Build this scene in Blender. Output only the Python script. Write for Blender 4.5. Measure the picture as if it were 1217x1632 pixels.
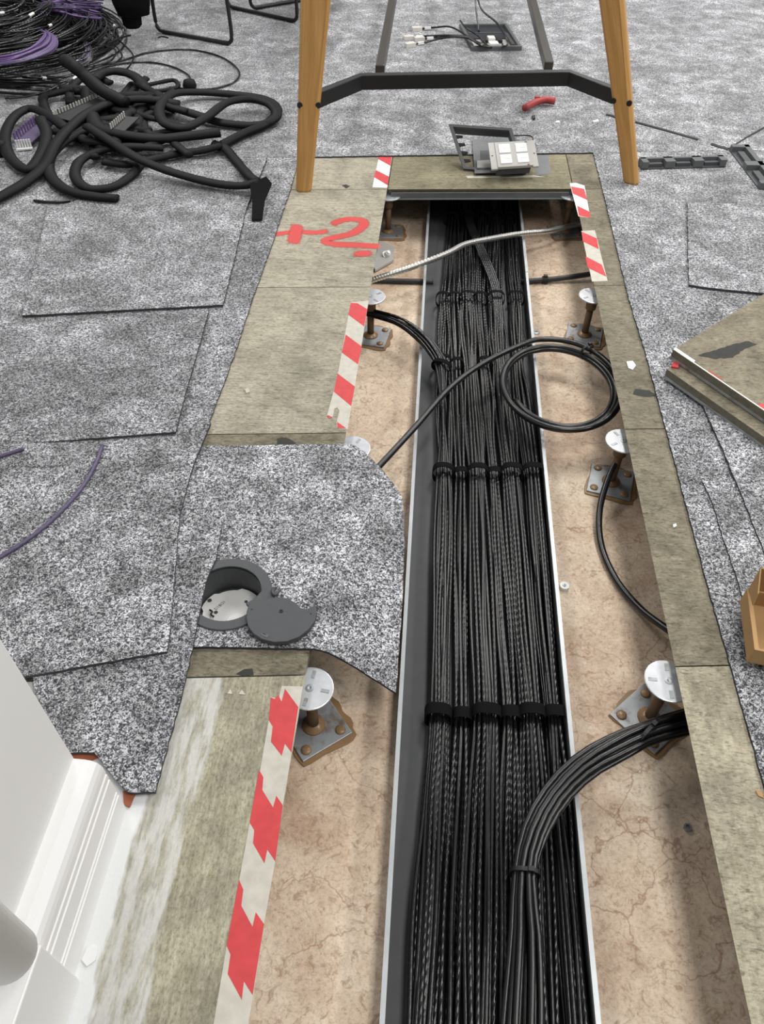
import bpy, bmesh, math, random
from mathutils import Vector, Matrix, noise
random.seed(7)
scene = bpy.context.scene
for o in list(bpy.data.objects): bpy.data.objects.remove(o)
COL = scene.collection

# ------------------------------------------------------------------ camera
F_PX, CXP, CYP = 1225.75, 608.5, 816.0
CAM = Vector((0.16096, -2.45276, 1.08795))
RX, RZ, RL = 0.75694, 0.065294, 0.017484
ROT = Matrix.Rotation(RZ, 3, 'Z') @ Matrix.Rotation(RX, 3, 'X') @ Matrix.Rotation(RL, 3, 'Z')
cam_d = bpy.data.cameras.new('camera'); cam = bpy.data.objects.new('camera', cam_d); COL.objects.link(cam)
cam_d.sensor_fit = 'VERTICAL'; cam_d.sensor_height = 32.0; cam_d.lens = F_PX / 1632.0 * 32.0
cam_d.clip_start = 0.02; cam_d.clip_end = 60
cam.matrix_world = Matrix.Translation(CAM) @ ROT.to_4x4()
scene.camera = cam

# ------------------------------------------------------------------ light
wd = bpy.data.worlds.new('world'); scene.world = wd; wd.use_nodes = True
bg = wd.node_tree.nodes['Background']; bg.inputs['Color'].default_value = (0.95, 0.97, 1.0, 1); bg.inputs['Strength'].default_value = 0.28
def ceiling_lamp(x, y, e):
    d = bpy.data.lights.new('ceiling_light_panel', 'AREA'); d.shape = 'RECTANGLE'; d.size = 0.6; d.size_y = 1.2; d.energy = e; d.color = (1.0, 0.98, 0.95)
    o = bpy.data.objects.new('ceiling_light_panel', d); o.location = (x, y, 2.6); COL.objects.link(o)
for lx, ly, le in ((-1.6, 0.6, 44), (-1.6, 3.2, 60), (0.9, -2.1, 30), (0.9, 0.6, 44), (0.9, 3.2, 60), (3.2, -2.1, 56), (3.2, 0.6, 58), (3.2, 3.2, 60)):
    ceiling_lamp(lx, ly, le)
scene.view_settings.view_transform = 'Standard'; scene.view_settings.look = 'None'
scene.view_settings.exposure = 0.0; scene.view_settings.gamma = 1.0; scene.view_settings.use_curve_mapping = False

# ------------------------------------------------------------------ helpers
def P(u, v, z=0.0):
    """where the line of sight through pixel (u, v) meets the horizontal plane at height z"""
    d = ROT @ Vector(((u - CXP) / F_PX, -(v - CYP) / F_PX, -1.0))
    return CAM + d * ((z - CAM.z) / d.z)
def PP(pts, z=0.0): return [P(p[0], p[1], p[2] if len(p) > 2 else z) for p in pts]
def Z(ox, oy, s, pts): return [(ox + p[0] / s, oy + p[1] / s) for p in pts]
SK = 0.1118
def G(x, y, z=0.0): return Vector((x, y + SK * x, z))

def link(o, parent=None):
    COL.objects.link(o)
    if parent: o.parent = parent
    return o
def root_loc(p):
    v = Vector((0, 0, 0))
    while p: v += p.location; p = p.parent
    return v
def tag(o, label=None, cat=None, group=None, kind=None):
    if label: o['label'] = label
    if cat: o['category'] = cat
    if group: o['group'] = group
    if kind: o['kind'] = kind
    return o
def thing(name, label, cat, loc, group=None, kind=None):
    o = bpy.data.objects.new(name, None); o.location = loc; o.empty_display_size = .05; link(o)
    return tag(o, label, cat, group, kind)
def obj(name, verts, faces, mat, parent=None, smooth=False, uvs=None, origin=None, bevel=0, mats=None, fmat=None):
    """one mesh object from world-space vertices"""
    verts = [Vector(v) for v in verts]
    if parent is not None: org = root_loc(parent)
    elif origin is not None: org = Vector(origin)
    else:
        org = Vector((0, 0, 0))
        for v in verts: org += v
        org /= len(verts); org.z = min(v.z for v in verts)
    me = bpy.data.meshes.new(name)
    me.from_pydata([tuple(v - org) for v in verts], [], faces)
    me.materials.append(mat)
    for m in (mats or []): me.materials.append(m)
    if fmat:
        for i, k in enumerate(fmat): me.polygons[i].material_index = k
    if smooth:
        for p in me.polygons: p.use_smooth = True
    if uvs:
        lay = me.uv_layers.new(name='UVMap')
        for l in me.loops: lay.data[l.index].uv = uvs[l.vertex_index]
    me.update(); me.validate()
    bm = bmesh.new(); bm.from_mesh(me); bmesh.ops.recalc_face_normals(bm, faces=bm.faces); bm.to_mesh(me); bm.free()
    o = bpy.data.objects.new(name, me)
    if parent is None: o.location = org
    link(o, parent)
    if bevel:
        b = o.modifiers.new('bevel', 'BEVEL'); b.width = bevel; b.segments = 2; b.limit_method = 'ANGLE'; b.angle_limit = .6
    return o
def merge(*parts):
    V, Fc = [], []
    for v, f in parts:
        n = len(V); V += list(v); Fc += [tuple(i + n for i in q) for q in f]
    return V, Fc
def prism(poly, z0, z1):
    """poly: points; z0/z1: bottom and top, numbers (absolute)"""
    n = len(poly)
    V = [Vector((p[0], p[1], z0)) for p in poly] + [Vector((p[0], p[1], z1)) for p in poly]
    Fc = [tuple(range(n - 1, -1, -1)), tuple(range(n, 2 * n))] + [(i, (i + 1) % n, n + (i + 1) % n, n + i) for i in range(n)]
    return V, Fc
def box(c, s, rot=0.0, M=None):
    c = Vector(c); V = []
    R3 = M if M is not None else Matrix.Rotation(rot, 3, 'Z')
    for dz in (-1, 1):
        for dx, dy in ((-1, -1), (1, -1), (1, 1), (-1, 1)):
            V.append(c + R3 @ Vector((dx * s[0] / 2, dy * s[1] / 2, dz * s[2] / 2)))
    return V, [(3, 2, 1, 0), (4, 5, 6, 7), (0, 1, 5, 4), (1, 2, 6, 5), (2, 3, 7, 6), (3, 0, 4, 7)]
def lathe(c, prof, n=24, M=None, closed=False):
    """prof: list of (r, z) about +Z at c"""
    c = Vector(c); V = []; R3 = M if M is not None else Matrix.Identity(3)
    for r, z in prof:
        for k in range(n):
            a = 2 * math.pi * k / n; V.append(c + R3 @ Vector((r * math.cos(a), r * math.sin(a), z)))
    Fc = []; m = len(prof)
    for j in range(m - 1 if not closed else m):
        j2 = (j + 1) % m
        for k in range(n): Fc.append((j * n + k, j * n + (k + 1) % n, j2 * n + (k + 1) % n, j2 * n + k))
    if not closed:
        if prof[0][0] > 1e-6: Fc.append(tuple(range(n - 1, -1, -1)))
        if prof[-1][0] > 1e-6: Fc.append(tuple((m - 1) * n + k for k in range(n)))
    return V, Fc
def spline(pts, n):
    """Catmull-Rom through pts, n samples in all"""
    pts = [Vector(p) for p in pts]; m = len(pts)
    if m == 2: return [pts[0].lerp(pts[1], i / (n - 1)) for i in range(n)]
    L = [0.0]
    for i in range(m - 1): L.append(L[-1] + (pts[i + 1] - pts[i]).length ** .5)
    out = []
    for k in range(n):
        t = L[-1] * k / (n - 1); i = 0
        while i < m - 2 and t > L[i + 1]: i += 1
        h = L[i + 1] - L[i]; s = min(1, max(0, (t - L[i]) / h))
        p1, p2 = pts[i], pts[i + 1]
        if i > 0: m1 = (p2 - pts[i - 1]) / (L[i + 1] - L[i - 1]) * h
        else: m1 = p2 - p1
        if i < m - 2: m2 = (pts[i + 2] - p1) / (L[i + 2] - L[i]) * h
        else: m2 = p2 - p1
        s2, s3 = s * s, s * s * s
        out.append(p1 * (2 * s3 - 3 * s2 + 1) + m1 * (s3 - 2 * s2 + s) + p2 * (-2 * s3 + 3 * s2) + m2 * (s3 - s2))
    return out
def tube_geo(path, r, n=8, flat=1.0, twist=0.0, cap=True, rfun=None):
    """swept tube; flat scales the vertical half axis; returns verts, faces, uvs (metres along, 0..1 around)"""
    V, Fc, UV = [], [], []; m = len(path); s = 0.0
    for i, p in enumerate(path):
        t = (path[min(i + 1, m - 1)] - path[max(i - 1, 0)])
        t = t.normalized() if t.length > 1e-9 else Vector((0, 1, 0))
        up = Vector((0, 0, 1)) if abs(t.z) < .97 else Vector((0, 1, 0))
        a = t.cross(up).normalized(); b = a.cross(t).normalized()
        if i: s += (p - path[i - 1]).length
        rr = r * (rfun(i / (m - 1)) if rfun else 1)
        tw = twist * i / (m - 1)
        for k in range(n):
            th = 2 * math.pi * k / n
            x, y = rr * math.cos(th), rr * flat * math.sin(th)
            ct, st = math.cos(tw), math.sin(tw)
            V.append(p + a * (x * ct - y * st) + b * (x * st + y * ct)); UV.append((s, k / n))
    for i in range(m - 1):
        for k in range(n): Fc.append((i * n + k, i * n + (k + 1) % n, (i + 1) * n + (k + 1) % n, (i + 1) * n + k))
    if cap: Fc += [tuple(range(n - 1, -1, -1)), tuple((m - 1) * n + k for k in range(n))]
    return V, Fc, UV
def tube(name, pts, r, mat, parent=None, n=8, seg=40, **kw):
    V, Fc, UV = tube_geo(spline(pts, seg), r, n, **kw)
    return obj(name, V, Fc, mat, parent, smooth=True, uvs=UV)
def jag(poly, amp=.0012, step=.012):
    out = []
    m = len(poly)
    for i in range(m):
        a, b = Vector(poly[i]).to_2d(), Vector(poly[(i + 1) % m]).to_2d(); k = max(1, int((b - a).length / step))
        nrm = (b - a).normalized(); nrm = Vector((-nrm.y, nrm.x))
        for j in range(k):
            q = a.lerp(b, j / k)
            if j: q = q + nrm * random.uniform(-amp, amp)
            out.append((q.x, q.y))
    return out

# ------------------------------------------------------------------ materials
class NT:
    def __init__(s, name, rough=.6, spec=.4, metal=0.0):
        s.m = bpy.data.materials.new(name); s.m.use_nodes = True; s.t = s.m.node_tree; s.b = s.t.nodes['Principled BSDF']
        s.b.inputs['Roughness'].default_value = rough; s.b.inputs['Specular IOR Level'].default_value = spec; s.b.inputs['Metallic'].default_value = metal
    def n(s, kind, **ins):
        nd = s.t.nodes.new(kind)
        for k, v in ins.items():
            if hasattr(nd, k): setattr(nd, k, v)
        return nd
    def l(s, a, b): s.t.links.new(a, b)
    def pos(s, scale=(1, 1, 1), rnd=True, rot=0.0, obj=False):
        g = s.n('ShaderNodeTexCoord').outputs['Object'] if obj else s.n('ShaderNodeNewGeometry').outputs['Position']
        mp = s.n('ShaderNodeMapping'); mp.inputs['Scale'].default_value = scale; mp.inputs['Rotation'].default_value = (0, 0, rot); s.l(g, mp.inputs['Vector'])
        if rnd:
            oi = s.n('ShaderNodeObjectInfo'); mu = s.n('ShaderNodeMath', operation='MULTIPLY'); mu.inputs[1].default_value = 37.0
            s.l(oi.outputs['Random'], mu.inputs[0]); ad = s.n('ShaderNodeVectorMath', operation='ADD'); s.l(mp.outputs[0], ad.inputs[0]); s.l(mu.outputs[0], ad.inputs[1]); return ad.outputs[0]
        return mp.outputs[0]
    def noise(s, vec, scale, detail=2.0, rough=.5, dist=0.0):
        nd = s.n('ShaderNodeTexNoise'); nd.inputs['Scale'].default_value = scale; nd.inputs['Detail'].default_value = detail
        nd.inputs['Roughness'].default_value = rough; nd.inputs['Distortion'].default_value = dist; s.l(vec, nd.inputs['Vector']); return nd.outputs['Fac']
    def ramp(s, fac, stops):
        r = s.n('ShaderNodeValToRGB'); e = r.color_ramp.elements
        while len(e) < len(stops): e.new(.5)
        for i, (p, c) in enumerate(stops):
            e[i].position = p; e[i].color = (*c, 1) if not isinstance(c, (int, float)) else (c, c, c, 1)
        s.l(fac, r.inputs['Fac']); return r.outputs['Color']
    def mix(s, fac, a, b, mode='MIX'):
        m = s.n('ShaderNodeMix', data_type='RGBA', blend_type=mode)
        for sock, v in ((m.inputs[0], fac), (m.inputs[6], a), (m.inputs[7], b)):
            if isinstance(v, (int, float)): sock.default_value = v
            elif isinstance(v, tuple): sock.default_value = (*v, 1)
            else: s.l(v, sock)
        return m.outputs[2]
    def col(s, c):
        if isinstance(c, tuple): s.b.inputs['Base Color'].default_value = (*c, 1)
        else: s.l(c, s.b.inputs['Base Color'])
    def bump(s, h, strength=.4, dist=.002):
        b = s.n('ShaderNodeBump'); b.inputs['Strength'].default_value = strength; b.inputs['Distance'].default_value = dist
        s.l(h, b.inputs['Height']); s.l(b.outputs[0], s.b.inputs['Normal'])

def m_plain(name, c, rough=.5, spec=.4, metal=0.0, var=.12, scale=60.0, bump=0.0):
    k = NT(name, rough, spec, metal); f = k.noise(k.pos(), scale, 3)
    k.col(k.mix(f, tuple(x * (1 - var) for x in c), tuple(min(1, x * (1 + var)) for x in c)))
    if bump: k.bump(f, bump, .001)
    return k.m
def m_carpet():
    k = NT('carpet', .95, .1); v = k.pos()
    f = k.noise(v, 225, 1.5, .5, 1.3); g = k.noise(v, 520, 2, .6)
    base = k.ramp(f, [(.38, (.042, .043, .049)), (.50, (.18, .182, .192)), (.60, (.50, .505, .525))])
    base = k.mix(1.0, base, k.ramp(g, [(.3, .75), (.7, 1.2)]), 'MULTIPLY')
    c1 = k.noise(v, 11, 5, .7, .4); c2 = k.noise(v, 2.4, 3)
    o = k.mix(1.0, base, k.ramp(c1, [(.36, .60), (.5, .95), (.64, 1.50)]), 'MULTIPLY'); o = k.mix(1.0, o, k.ramp(c2, [(.3, .84), (.7, 1.16)]), 'MULTIPLY')
    k.col(o); k.bump(f, .5, .003); k.b.inputs['Sheen Weight'].default_value = .25; return k.m
def m_panel(name, a, b, stain=.62, sx=3.0, sy=26.0):
    k = NT(name, .75, .25); v = k.pos(); vs = k.pos((sx, sy, 1))
    f = k.noise(vs, 5, 8, .75); f2 = k.noise(v, 10, 6, .7, .5); fine = k.noise(k.pos((45, 120, 45)), 2.2, 5, .8); big = k.noise(v, 2.6, 3, .6)
    c = k.mix(k.ramp(f, [(.32, 0.0), (.66, 1.0)]), a, b)
    c = k.mix(1.0, c, k.ramp(f2, [(.28, stain), (.5, .98), (.70, 1.15)]), 'MULTIPLY')
    c = k.mix(1.0, c, k.ramp(big, [(.3, .80), (.7, 1.12)]), 'MULTIPLY')
    c = k.mix(1.0, c, k.ramp(fine, [(.32, .42), (.47, .96), (.66, 1.25)]), 'MULTIPLY')
    sp = k.noise(k.pos((14, 40, 14)), 3.0, 5, .7, .6)
    c = k.mix(k.ramp(sp, [(.56, 0.0), (.67, .72)]), c, tuple(x * .38 for x in a))
    c = k.mix(k.ramp(k.noise(k.pos((24, 60, 24)), 2.0, 5, .7, 1.0), [(.62, 0.0), (.70, .45)]), c, tuple(min(1, x * 1.5) for x in b))
    k.col(c); k.bump(fine, .45, .002); return k.m
def m_panel_paint():
    k = NT('panel_with_white_paint', .7, .25); v = k.pos(rnd=False); a, b = (.27, .245, .165), (.44, .415, .32)
    f = k.noise(k.pos((26, 3, 1), False), 5, 6, .7); f2 = k.noise(v, 12, 5, .65); fine = k.noise(k.pos((110, 55, 60), False), 2.2, 5, .8)
    c = k.mix(k.ramp(f, [(.3, 0.0), (.7, 1.0)]), a, b)
    c = k.mix(1.0, c, k.ramp(f2, [(.3, .62), (.62, 1.12)]), 'MULTIPLY'); c = k.mix(1.0, c, k.ramp(fine, [(.32, .48), (.5, .98), (.66, 1.22)]), 'MULTIPLY')
    # smears of white emulsion along the wall
    sep = k.n('ShaderNodeSeparateXYZ'); k.l(v, sep.inputs[0])
    ad = k.n('ShaderNodeMath', operation='MULTIPLY_ADD'); nz = k.noise(k.pos((8, 2.5, 1), False), 2, 4, .6); k.l(nz, ad.inputs[0]); ad.inputs[1].default_value = .09; k.l(sep.outputs[0], ad.inputs[2])
    r1 = k.n('ShaderNodeMapRange'); k.l(ad.outputs[0], r1.inputs[0]); r1.inputs[1].default_value = -.158; r1.inputs[2].default_value = -.148; r1.inputs[3].default_value = 1; r1.inputs[4].default_value = 0
    r2 = k.n('ShaderNodeMapRange'); k.l(ad.outputs[0], r2.inputs[0]); r2.inputs[1].default_value = -.088; r2.inputs[2].default_value = -.080; r2.inputs[3].default_value = .55; r2.inputs[4].default_value = 0
    mx = k.n('ShaderNodeMath', operation='MAXIMUM'); k.l(r1.outputs[0], mx.inputs[0])
    mu = k.n('ShaderNodeMath', operation='MULTIPLY'); k.l(r2.outputs[0], mu.inputs[0]); k.l(k.ramp(k.noise(k.pos((30, 5, 1), False), 2.5, 4, .6), [(.4, .25), (.55, 1.0)]), mu.inputs[1]); k.l(mu.outputs[0], mx.inputs[1])
    c = k.mix(mx.outputs[0], c, (.74, .75, .75)); k.col(c); k.bump(fine, .35, .002); return k.m
def m_slab():
    k = NT('beige_sheet_subfloor', .7, .3); v = k.pos(rnd=False)
    f = k.noise(v, 6, 7, .7, .3); fine = k.noise(v, 190, 5, .75); blot = k.noise(v, 2.6, 5, .6, .8); mid = k.noise(v, 40, 5, .75, 1.5)
    c = k.ramp(f, [(.28, (.52, .385, .275)), (.5, (.70, .56, .42)), (.72, (.84, .73, .58))])
    c = k.mix(k.ramp(blot, [(.45, 0.0), (.66, .70)]), c, (.43, .28, .19))
    c = k.mix(1.0, c, k.ramp(fine, [(.28, .62), (.5, 1.0), (.72, 1.15)]), 'MULTIPLY')
    c = k.mix(k.ramp(mid, [(.53, 0.0), (.64, .60)]), c, (.29, .165, .10))
    c = k.mix(k.ramp(mid, [(.30, .4), (.42, 0.0)]), c, (.86, .77, .64))
    vo = k.n('ShaderNodeTexVoronoi', feature='DISTANCE_TO_EDGE'); vo.inputs['Scale'].default_value = 9
    wn = k.n('ShaderNodeTexNoise'); wn.inputs['Scale'].default_value = 14; wn.inputs['Detail'].default_value = 4; k.l(v, wn.inputs['Vector'])
    wv = k.n('ShaderNodeVectorMath', operation='MULTIPLY_ADD'); k.l(wn.outputs['Color'], wv.inputs[0]); wv.inputs[1].default_value = (.13, .13, .13); k.l(v, wv.inputs[2]); k.l(wv.outputs[0], vo.inputs['Vector'])
    cr = k.ramp(vo.outputs['Distance'], [(.0, 1.0), (.022, 0.0)])
    gate = k.ramp(k.noise(v, 4.3, 2), [(.46, 0.0), (.6, .65)])
    mu = k.n('ShaderNodeMath', operation='MULTIPLY'); k.l(cr, mu.inputs[0]); k.l(gate, mu.inputs[1])
    c = k.mix(mu.outputs[0], c, (.28, .14, .08)); k.col(c); k.bump(fine, .25, .002); return k.m
def m_cable(name, c, twist, rough=.38):
    k = NT(name, rough, .55); uv = k.n('ShaderNodeUVMap').outputs[0]
    sep = k.n('ShaderNodeSeparateXYZ'); k.l(uv, sep.inputs[0])
    a = k.n('ShaderNodeMath', operation='MULTIPLY'); k.l(sep.outputs[0], a.inputs[0]); a.inputs[1].default_value = 420.0
    b = k.n('ShaderNodeMath', operation='MULTIPLY_ADD'); k.l(sep.outputs[1], b.inputs[0]); b.inputs[1].default_value = 2 * math.pi * 3; k.l(a.outputs[0], b.inputs[2])
    sn = k.n('ShaderNodeMath', operation='SINE'); k.l(b.outputs[0], sn.inputs[0])
    f = k.noise(k.pos(), 30, 3)
    k.col(k.mix(f, tuple(x * .75 for x in c), tuple(x * 1.3 for x in c)))
    ad = k.n('ShaderNodeMath', operation='MULTIPLY_ADD'); k.l(sn.outputs[0], ad.inputs[0]); ad.inputs[1].default_value = twist; k.l(k.noise(k.pos(), 90, 2), ad.inputs[2])
    k.bump(ad.outputs[0], .45, .0008); return k.m
def m_wood():
    k = NT('oak', .42, .4); uv = k.n('ShaderNodeUVMap').outputs[0]
    def vec(a, b):
        mp = k.n('ShaderNodeMapping'); mp.inputs['Scale'].default_value = (a, b, 1); k.l(uv, mp.inputs['Vector']); return mp.outputs[0]
    f = k.noise(vec(70, 2.2), 1.6, 5, .6, .5); w = k.noise(vec(300, 6), 1, 3)
    c = k.ramp(f, [(.3, (.42, .215, .062)), (.5, (.50, .27, .085)), (.7, (.58, .33, .115))])
    k.col(k.mix(1.0, c, k.ramp(w, [(.3, .88), (.7, 1.08)]), 'MULTIPLY')); return k.m
def m_metal(name, c, rough, var=.25, scale=25, rust=0.0):
    k = NT(name, rough, .5, .45); v = k.pos(); f = k.noise(v, scale, 4, .6)
    col = k.mix(f, tuple(x * (1 - var) for x in c), tuple(min(1, x * (1 + var)) for x in c))
    if rust:
        g = k.ramp(k.noise(v, 22, 4, .65), [(.5 - rust * .2, 0.0), (.66 - rust * .2, 1.0)]); col = k.mix(g, col, (.15, .085, .045))
        rm = k.mix(g, (.0, .0, .0), (1., 1., 1.)); mr = k.n('ShaderNodeMapRange'); k.l(rm, mr.inputs[0]); mr.inputs[3].default_value = .45; mr.inputs[4].default_value = .1; k.l(mr.outputs[0], k.b.inputs['Metallic'])
    k.col(col); return k.m
def m_conduit():
    k = NT('flexible_steel', .3, .5, .9); k.col((.62, .61, .58)); return k.m
def m_spray():
    k = NT('red_spray_paint', .7, .2); uv = k.n('ShaderNodeUVMap').outputs[0]; sep = k.n('ShaderNodeSeparateXYZ'); k.l(uv, sep.inputs[0])
    nz = k.noise(k.pos(rnd=False), 60, 4, .7)
    ad = k.n('ShaderNodeMath', operation='MULTIPLY_ADD'); k.l(nz, ad.inputs[0]); ad.inputs[1].default_value = .55; k.l(sep.outputs[1], ad.inputs[2])
    mr = k.n('ShaderNodeMapRange'); k.l(ad.outputs[0], mr.inputs[0]); mr.inputs[1].default_value = .85; mr.inputs[2].default_value = 1.28; mr.inputs[3].default_value = .9; mr.inputs[4].default_value = 0
    k.l(mr.outputs[0], k.b.inputs['Alpha']); k.col((.60, .085, .08)); return k.m
M = {}
M['carpet'] = m_carpet()
M['steel'] = m_plain('dull_steel', (.16, .165, .17), .45, .5, .4, .2, 30)
M['backing'] = m_plain('carpet_backing', (.06, .06, .065), .9, .1)
M['panel'] = m_panel('panel_left', (.29, .265, .195), (.44, .41, .325))
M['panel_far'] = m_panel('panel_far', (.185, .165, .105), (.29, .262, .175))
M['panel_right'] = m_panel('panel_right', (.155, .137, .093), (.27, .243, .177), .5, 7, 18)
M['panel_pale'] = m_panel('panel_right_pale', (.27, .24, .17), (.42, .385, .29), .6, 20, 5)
M['panel_loose'] = m_panel('panel_loose', (.19, .167, .117), (.30, .266, .195), .5, 9, 9)
M['panel_paint'] = m_panel_paint()
M['panel_edge'] = m_plain('panel_edge_steel', (.15, .135, .10), .6, .4, 0, .4, 90)
M['slab'] = m_slab()
M['tray'] = m_plain('dark_tray_paint', (.062, .064, .067), .5, .4, 0, .15, 40)
M['galv'] = m_metal('galvanised', (.40, .42, .43), .4, .18)
M['zinc'] = m_metal('zinc_plate', (.36, .375, .39), .42, .35, 30, -.25)
M['zinc_bright'] = m_metal('bright_zinc', (.56, .58, .60), .36, .35, 30)
M['rust'] = m_metal('rusty_stem', (.15, .11, .07), .6, .35, 40, .6)
M['glue'] = m_plain('brown_adhesive', (.27, .165, .08), .3, .5, 0, .25, 40)
M['cable_a'] = m_cable('black_cable', (.006, .006, .0065), .10, .24)
M['cable_b'] = m_cable('black_cable_twisted', (.007, .007, .0075), .55, .22)
M['cable_thick'] = m_cable('thick_black_cable', (.008, .008, .0085), .05, .30)
M['cable_grey'] = m_cable('dark_grey_conduit', (.035, .035, .035), .05, .5)
M['purple'] = m_cable('purple_cable', (.13, .075, .21), .3, .4)
M['purple_dark'] = m_cable('dusty_purple_cable', (.085, .065, .13), .3, .45)
M['velcro'] = m_plain('black_velcro', (.006, .006, .007), .95, .1, 0, .3, 300, .5)
M['black'] = m_plain('black_plastic', (.012, .012, .013), .45, .4)
M['black_metal'] = m_plain('black_powder_coat', (.014, .014, .015), .45, .4)
M['fabric'] = m_plain('black_fabric', (.008, .008, .009), .95, .1, 0, .3, 200, .5)
M['loom'] = m_plain('black_woven_sleeving', (.0055, .006, .0065), .62, .16, 0, .3, 90, .4)
M['dgrey'] = m_plain('dark_grey_plastic', (.065, .068, .073), .5, .4, 0, .12, 50)
M['mgrey'] = m_plain('mid_grey_plastic', (.105, .11, .113), .5, .4, 0, .12, 50)
M['lgrey'] = m_plain('light_grey_plastic', (.42, .41, .39), .45, .4, 0, .05)
M['white'] = m_plain('white_plastic', (.82, .82, .80), .4, .4, 0, .03)
M['paint'] = m_plain('white_gloss_paint', (.80, .80, .79), .35, .4, 0, .015, 8)
M['wall'] = m_plain('white_wall_paint', (.76, .76, .745), .6, .3, 0, .02, 8)
M['wood'] = m_wood()
M['tube'] = m_metal('bronze_grey_tube', (.075, .07, .062), .35, .1)
M['card'] = m_plain('cardboard', (.42, .26, .12), .8, .2, 0, .1, 30)
M['card_in'] = m_plain('cardboard_inside', (.36, .22, .10), .8, .2, 0, .1, 30)
M['red'] = m_plain('red_tape', (.56, .055, .06), .5, .35, 0, .2, 60, .3)
M['tapewhite'] = m_plain('white_tape', (.52, .495, .43), .55, .35, 0, .22, 70, .3)
M['tapeclean'] = m_plain('clean_white_tape', (.82, .80, .77), .5, .35, 0, .05, 60)
M['spray'] = m_spray()
M['redplastic'] = m_plain('red_plastic', (.33, .045, .045), .45, .4)
M['primer'] = m_plain('red_oxide', (.33, .10, .05), .6, .3)
M['conduit'] = m_conduit()
M['stain'] = m_plain('dark_bitumen_stain', (.035, .033, .03), .7, .3, 0, .3, 80)
M['clear'] = m_plain('clear_plastic', (.62, .60, .56), .2, .5)

# ------------------------------------------------------------------ subfloor and raised floor
D = -0.150
v_, f_ = prism([(-2.2, -3.6), (2.6, -3.6), (2.6, 1.4), (-2.2, 1.4)], D - .05, D)
tag(obj('floor', v_, f_, M['slab']), 'beige stained hardboard subfloor under the raised floor', kind='structure')

raised = thing('raised_floor', 'raised access floor of square wood-cored panels around the trench', None, (0, 0, -.03), kind='structure')
def panel(x0, x1, y0, y1, mat, hole=None, name='floor_panel', parent=raised):
    g = .0012
    q = [G(x0 + g, y0 + g), G(x1 - g, y0 + g), G(x1 - g, y1 - g), G(x0 + g, y1 - g)]
    if hole is None:
        V, Fc = prism(q, -.020, 0.0); cq_ = sum(q, Vector()) / 4; V = [v + (Vector((math.copysign(.008, cq_.x - v.x), math.copysign(.008, cq_.y - v.y), 0)) if v.z < -.01 else Vector()) for v in V]; fm = [1, 0, 1, 1, 1, 1]
    else:                               # panel cut out around a round floor box
        (hx, hy), hr = hole; n = 32; ring = [Vector((hx + hr * math.cos(2 * math.pi * k / n), hy + hr * math.sin(2 * math.pi * k / n), 0)) for k in range(n)]
        outer = []
        for p in ring:
            d = (p - Vector((hx, hy, 0))); best = 9
            for i in range(4):
                a, b = q[i], q[(i + 1) % 4]; e = b - a; den = d.x * e.y - d.y * e.x
                if abs(den) < 1e-9: continue
                w = a - Vector((hx, hy, 0)); t = (w.x * e.y - w.y * e.x) / den; s = (w.x * d.y - w.y * d.x) / den
                if t > 0 and -1e-6 <= s <= 1 + 1e-6: best = min(best, t)
            outer.append(Vector((hx, hy, 0)) + d * best)
        V = [p.copy() for p in ring + outer] + [Vector((p.x, p.y, -.02)) for p in ring + outer]; Fc = []; fm = []
        for k in range(n):
            k2 = (k + 1) % n
            Fc += [(k, k2, n + k2, n + k), (2 * n + k, 2 * n + k2, k2, k), (n + k, n + k2, 3 * n + k2, 3 * n + k), (2 * n + k, 3 * n + k, 3 * n + k2, 2 * n + k2)]; fm += [0, 1, 1, 1]
        # fill the four corners
        for i in range(4):
            c = q[i]; ang = math.atan2(c.y - hy, c.x - hx) % (2 * math.pi); k = int(ang / (2 * math.pi) * n) % n; k2 = (k + 1) % n
            b = len(V); V += [c.copy(), Vector((c.x + math.copysign(.013, hx - c.x), c.y + math.copysign(.013, hy - c.y), -.02))]
            Fc += [(n + k, n + k2, b), (n + k, b, b + 1, 3 * n + k), (b, n + k2, 3 * n + k2, b + 1)]; fm += [0, 1, 1]
    return obj(name, V, Fc, mat, parent, mats=[M['panel_edge']], fmat=fm)
GC = P(362, 946, .008)                       # centre of the round floor outlet
panel(-.6, 0, 0, .6, M['panel']); pL1 = panel(-.6, 0, -.6, 0, M['panel']); panel(-.6, 0, -1.2, -.6, M['panel'])
panel(-.6, 0, -1.8, -1.2, M['panel_right'], ((GC.x, GC.y), .066)); pL4 = panel(-.6, 0, -2.45, -1.8, M['panel_paint']); panel(-.6, 0, -3.05, -2.45, M['panel_paint'])
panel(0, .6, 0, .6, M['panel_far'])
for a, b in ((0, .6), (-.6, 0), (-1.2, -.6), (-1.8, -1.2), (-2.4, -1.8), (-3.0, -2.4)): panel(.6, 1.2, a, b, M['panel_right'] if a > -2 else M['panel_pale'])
# panels under the carpet, never uncovered in the photograph
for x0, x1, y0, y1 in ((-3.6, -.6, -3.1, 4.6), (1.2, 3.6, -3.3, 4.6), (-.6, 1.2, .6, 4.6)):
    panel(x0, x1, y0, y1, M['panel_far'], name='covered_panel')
# steel edge strip on the panel that bridges the far end of the trench
a, b = G(.012, -.006), G(.588, -.006)
dirx = (b - a).normalized(); ang = math.atan2(dirx.y, dirx.x)
V, Fc = merge(box((a + b) / 2 + Vector((0, 0, -.017)), ((b - a).length, .005, .018), ang), box((a + b) / 2 + Vector((0, -.006, -.0255)), ((b - a).length, .014, .002), ang))
tag(obj('edge_strip', V, Fc, M['steel'], raised), 'grey steel angle under the far panel edge')

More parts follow.
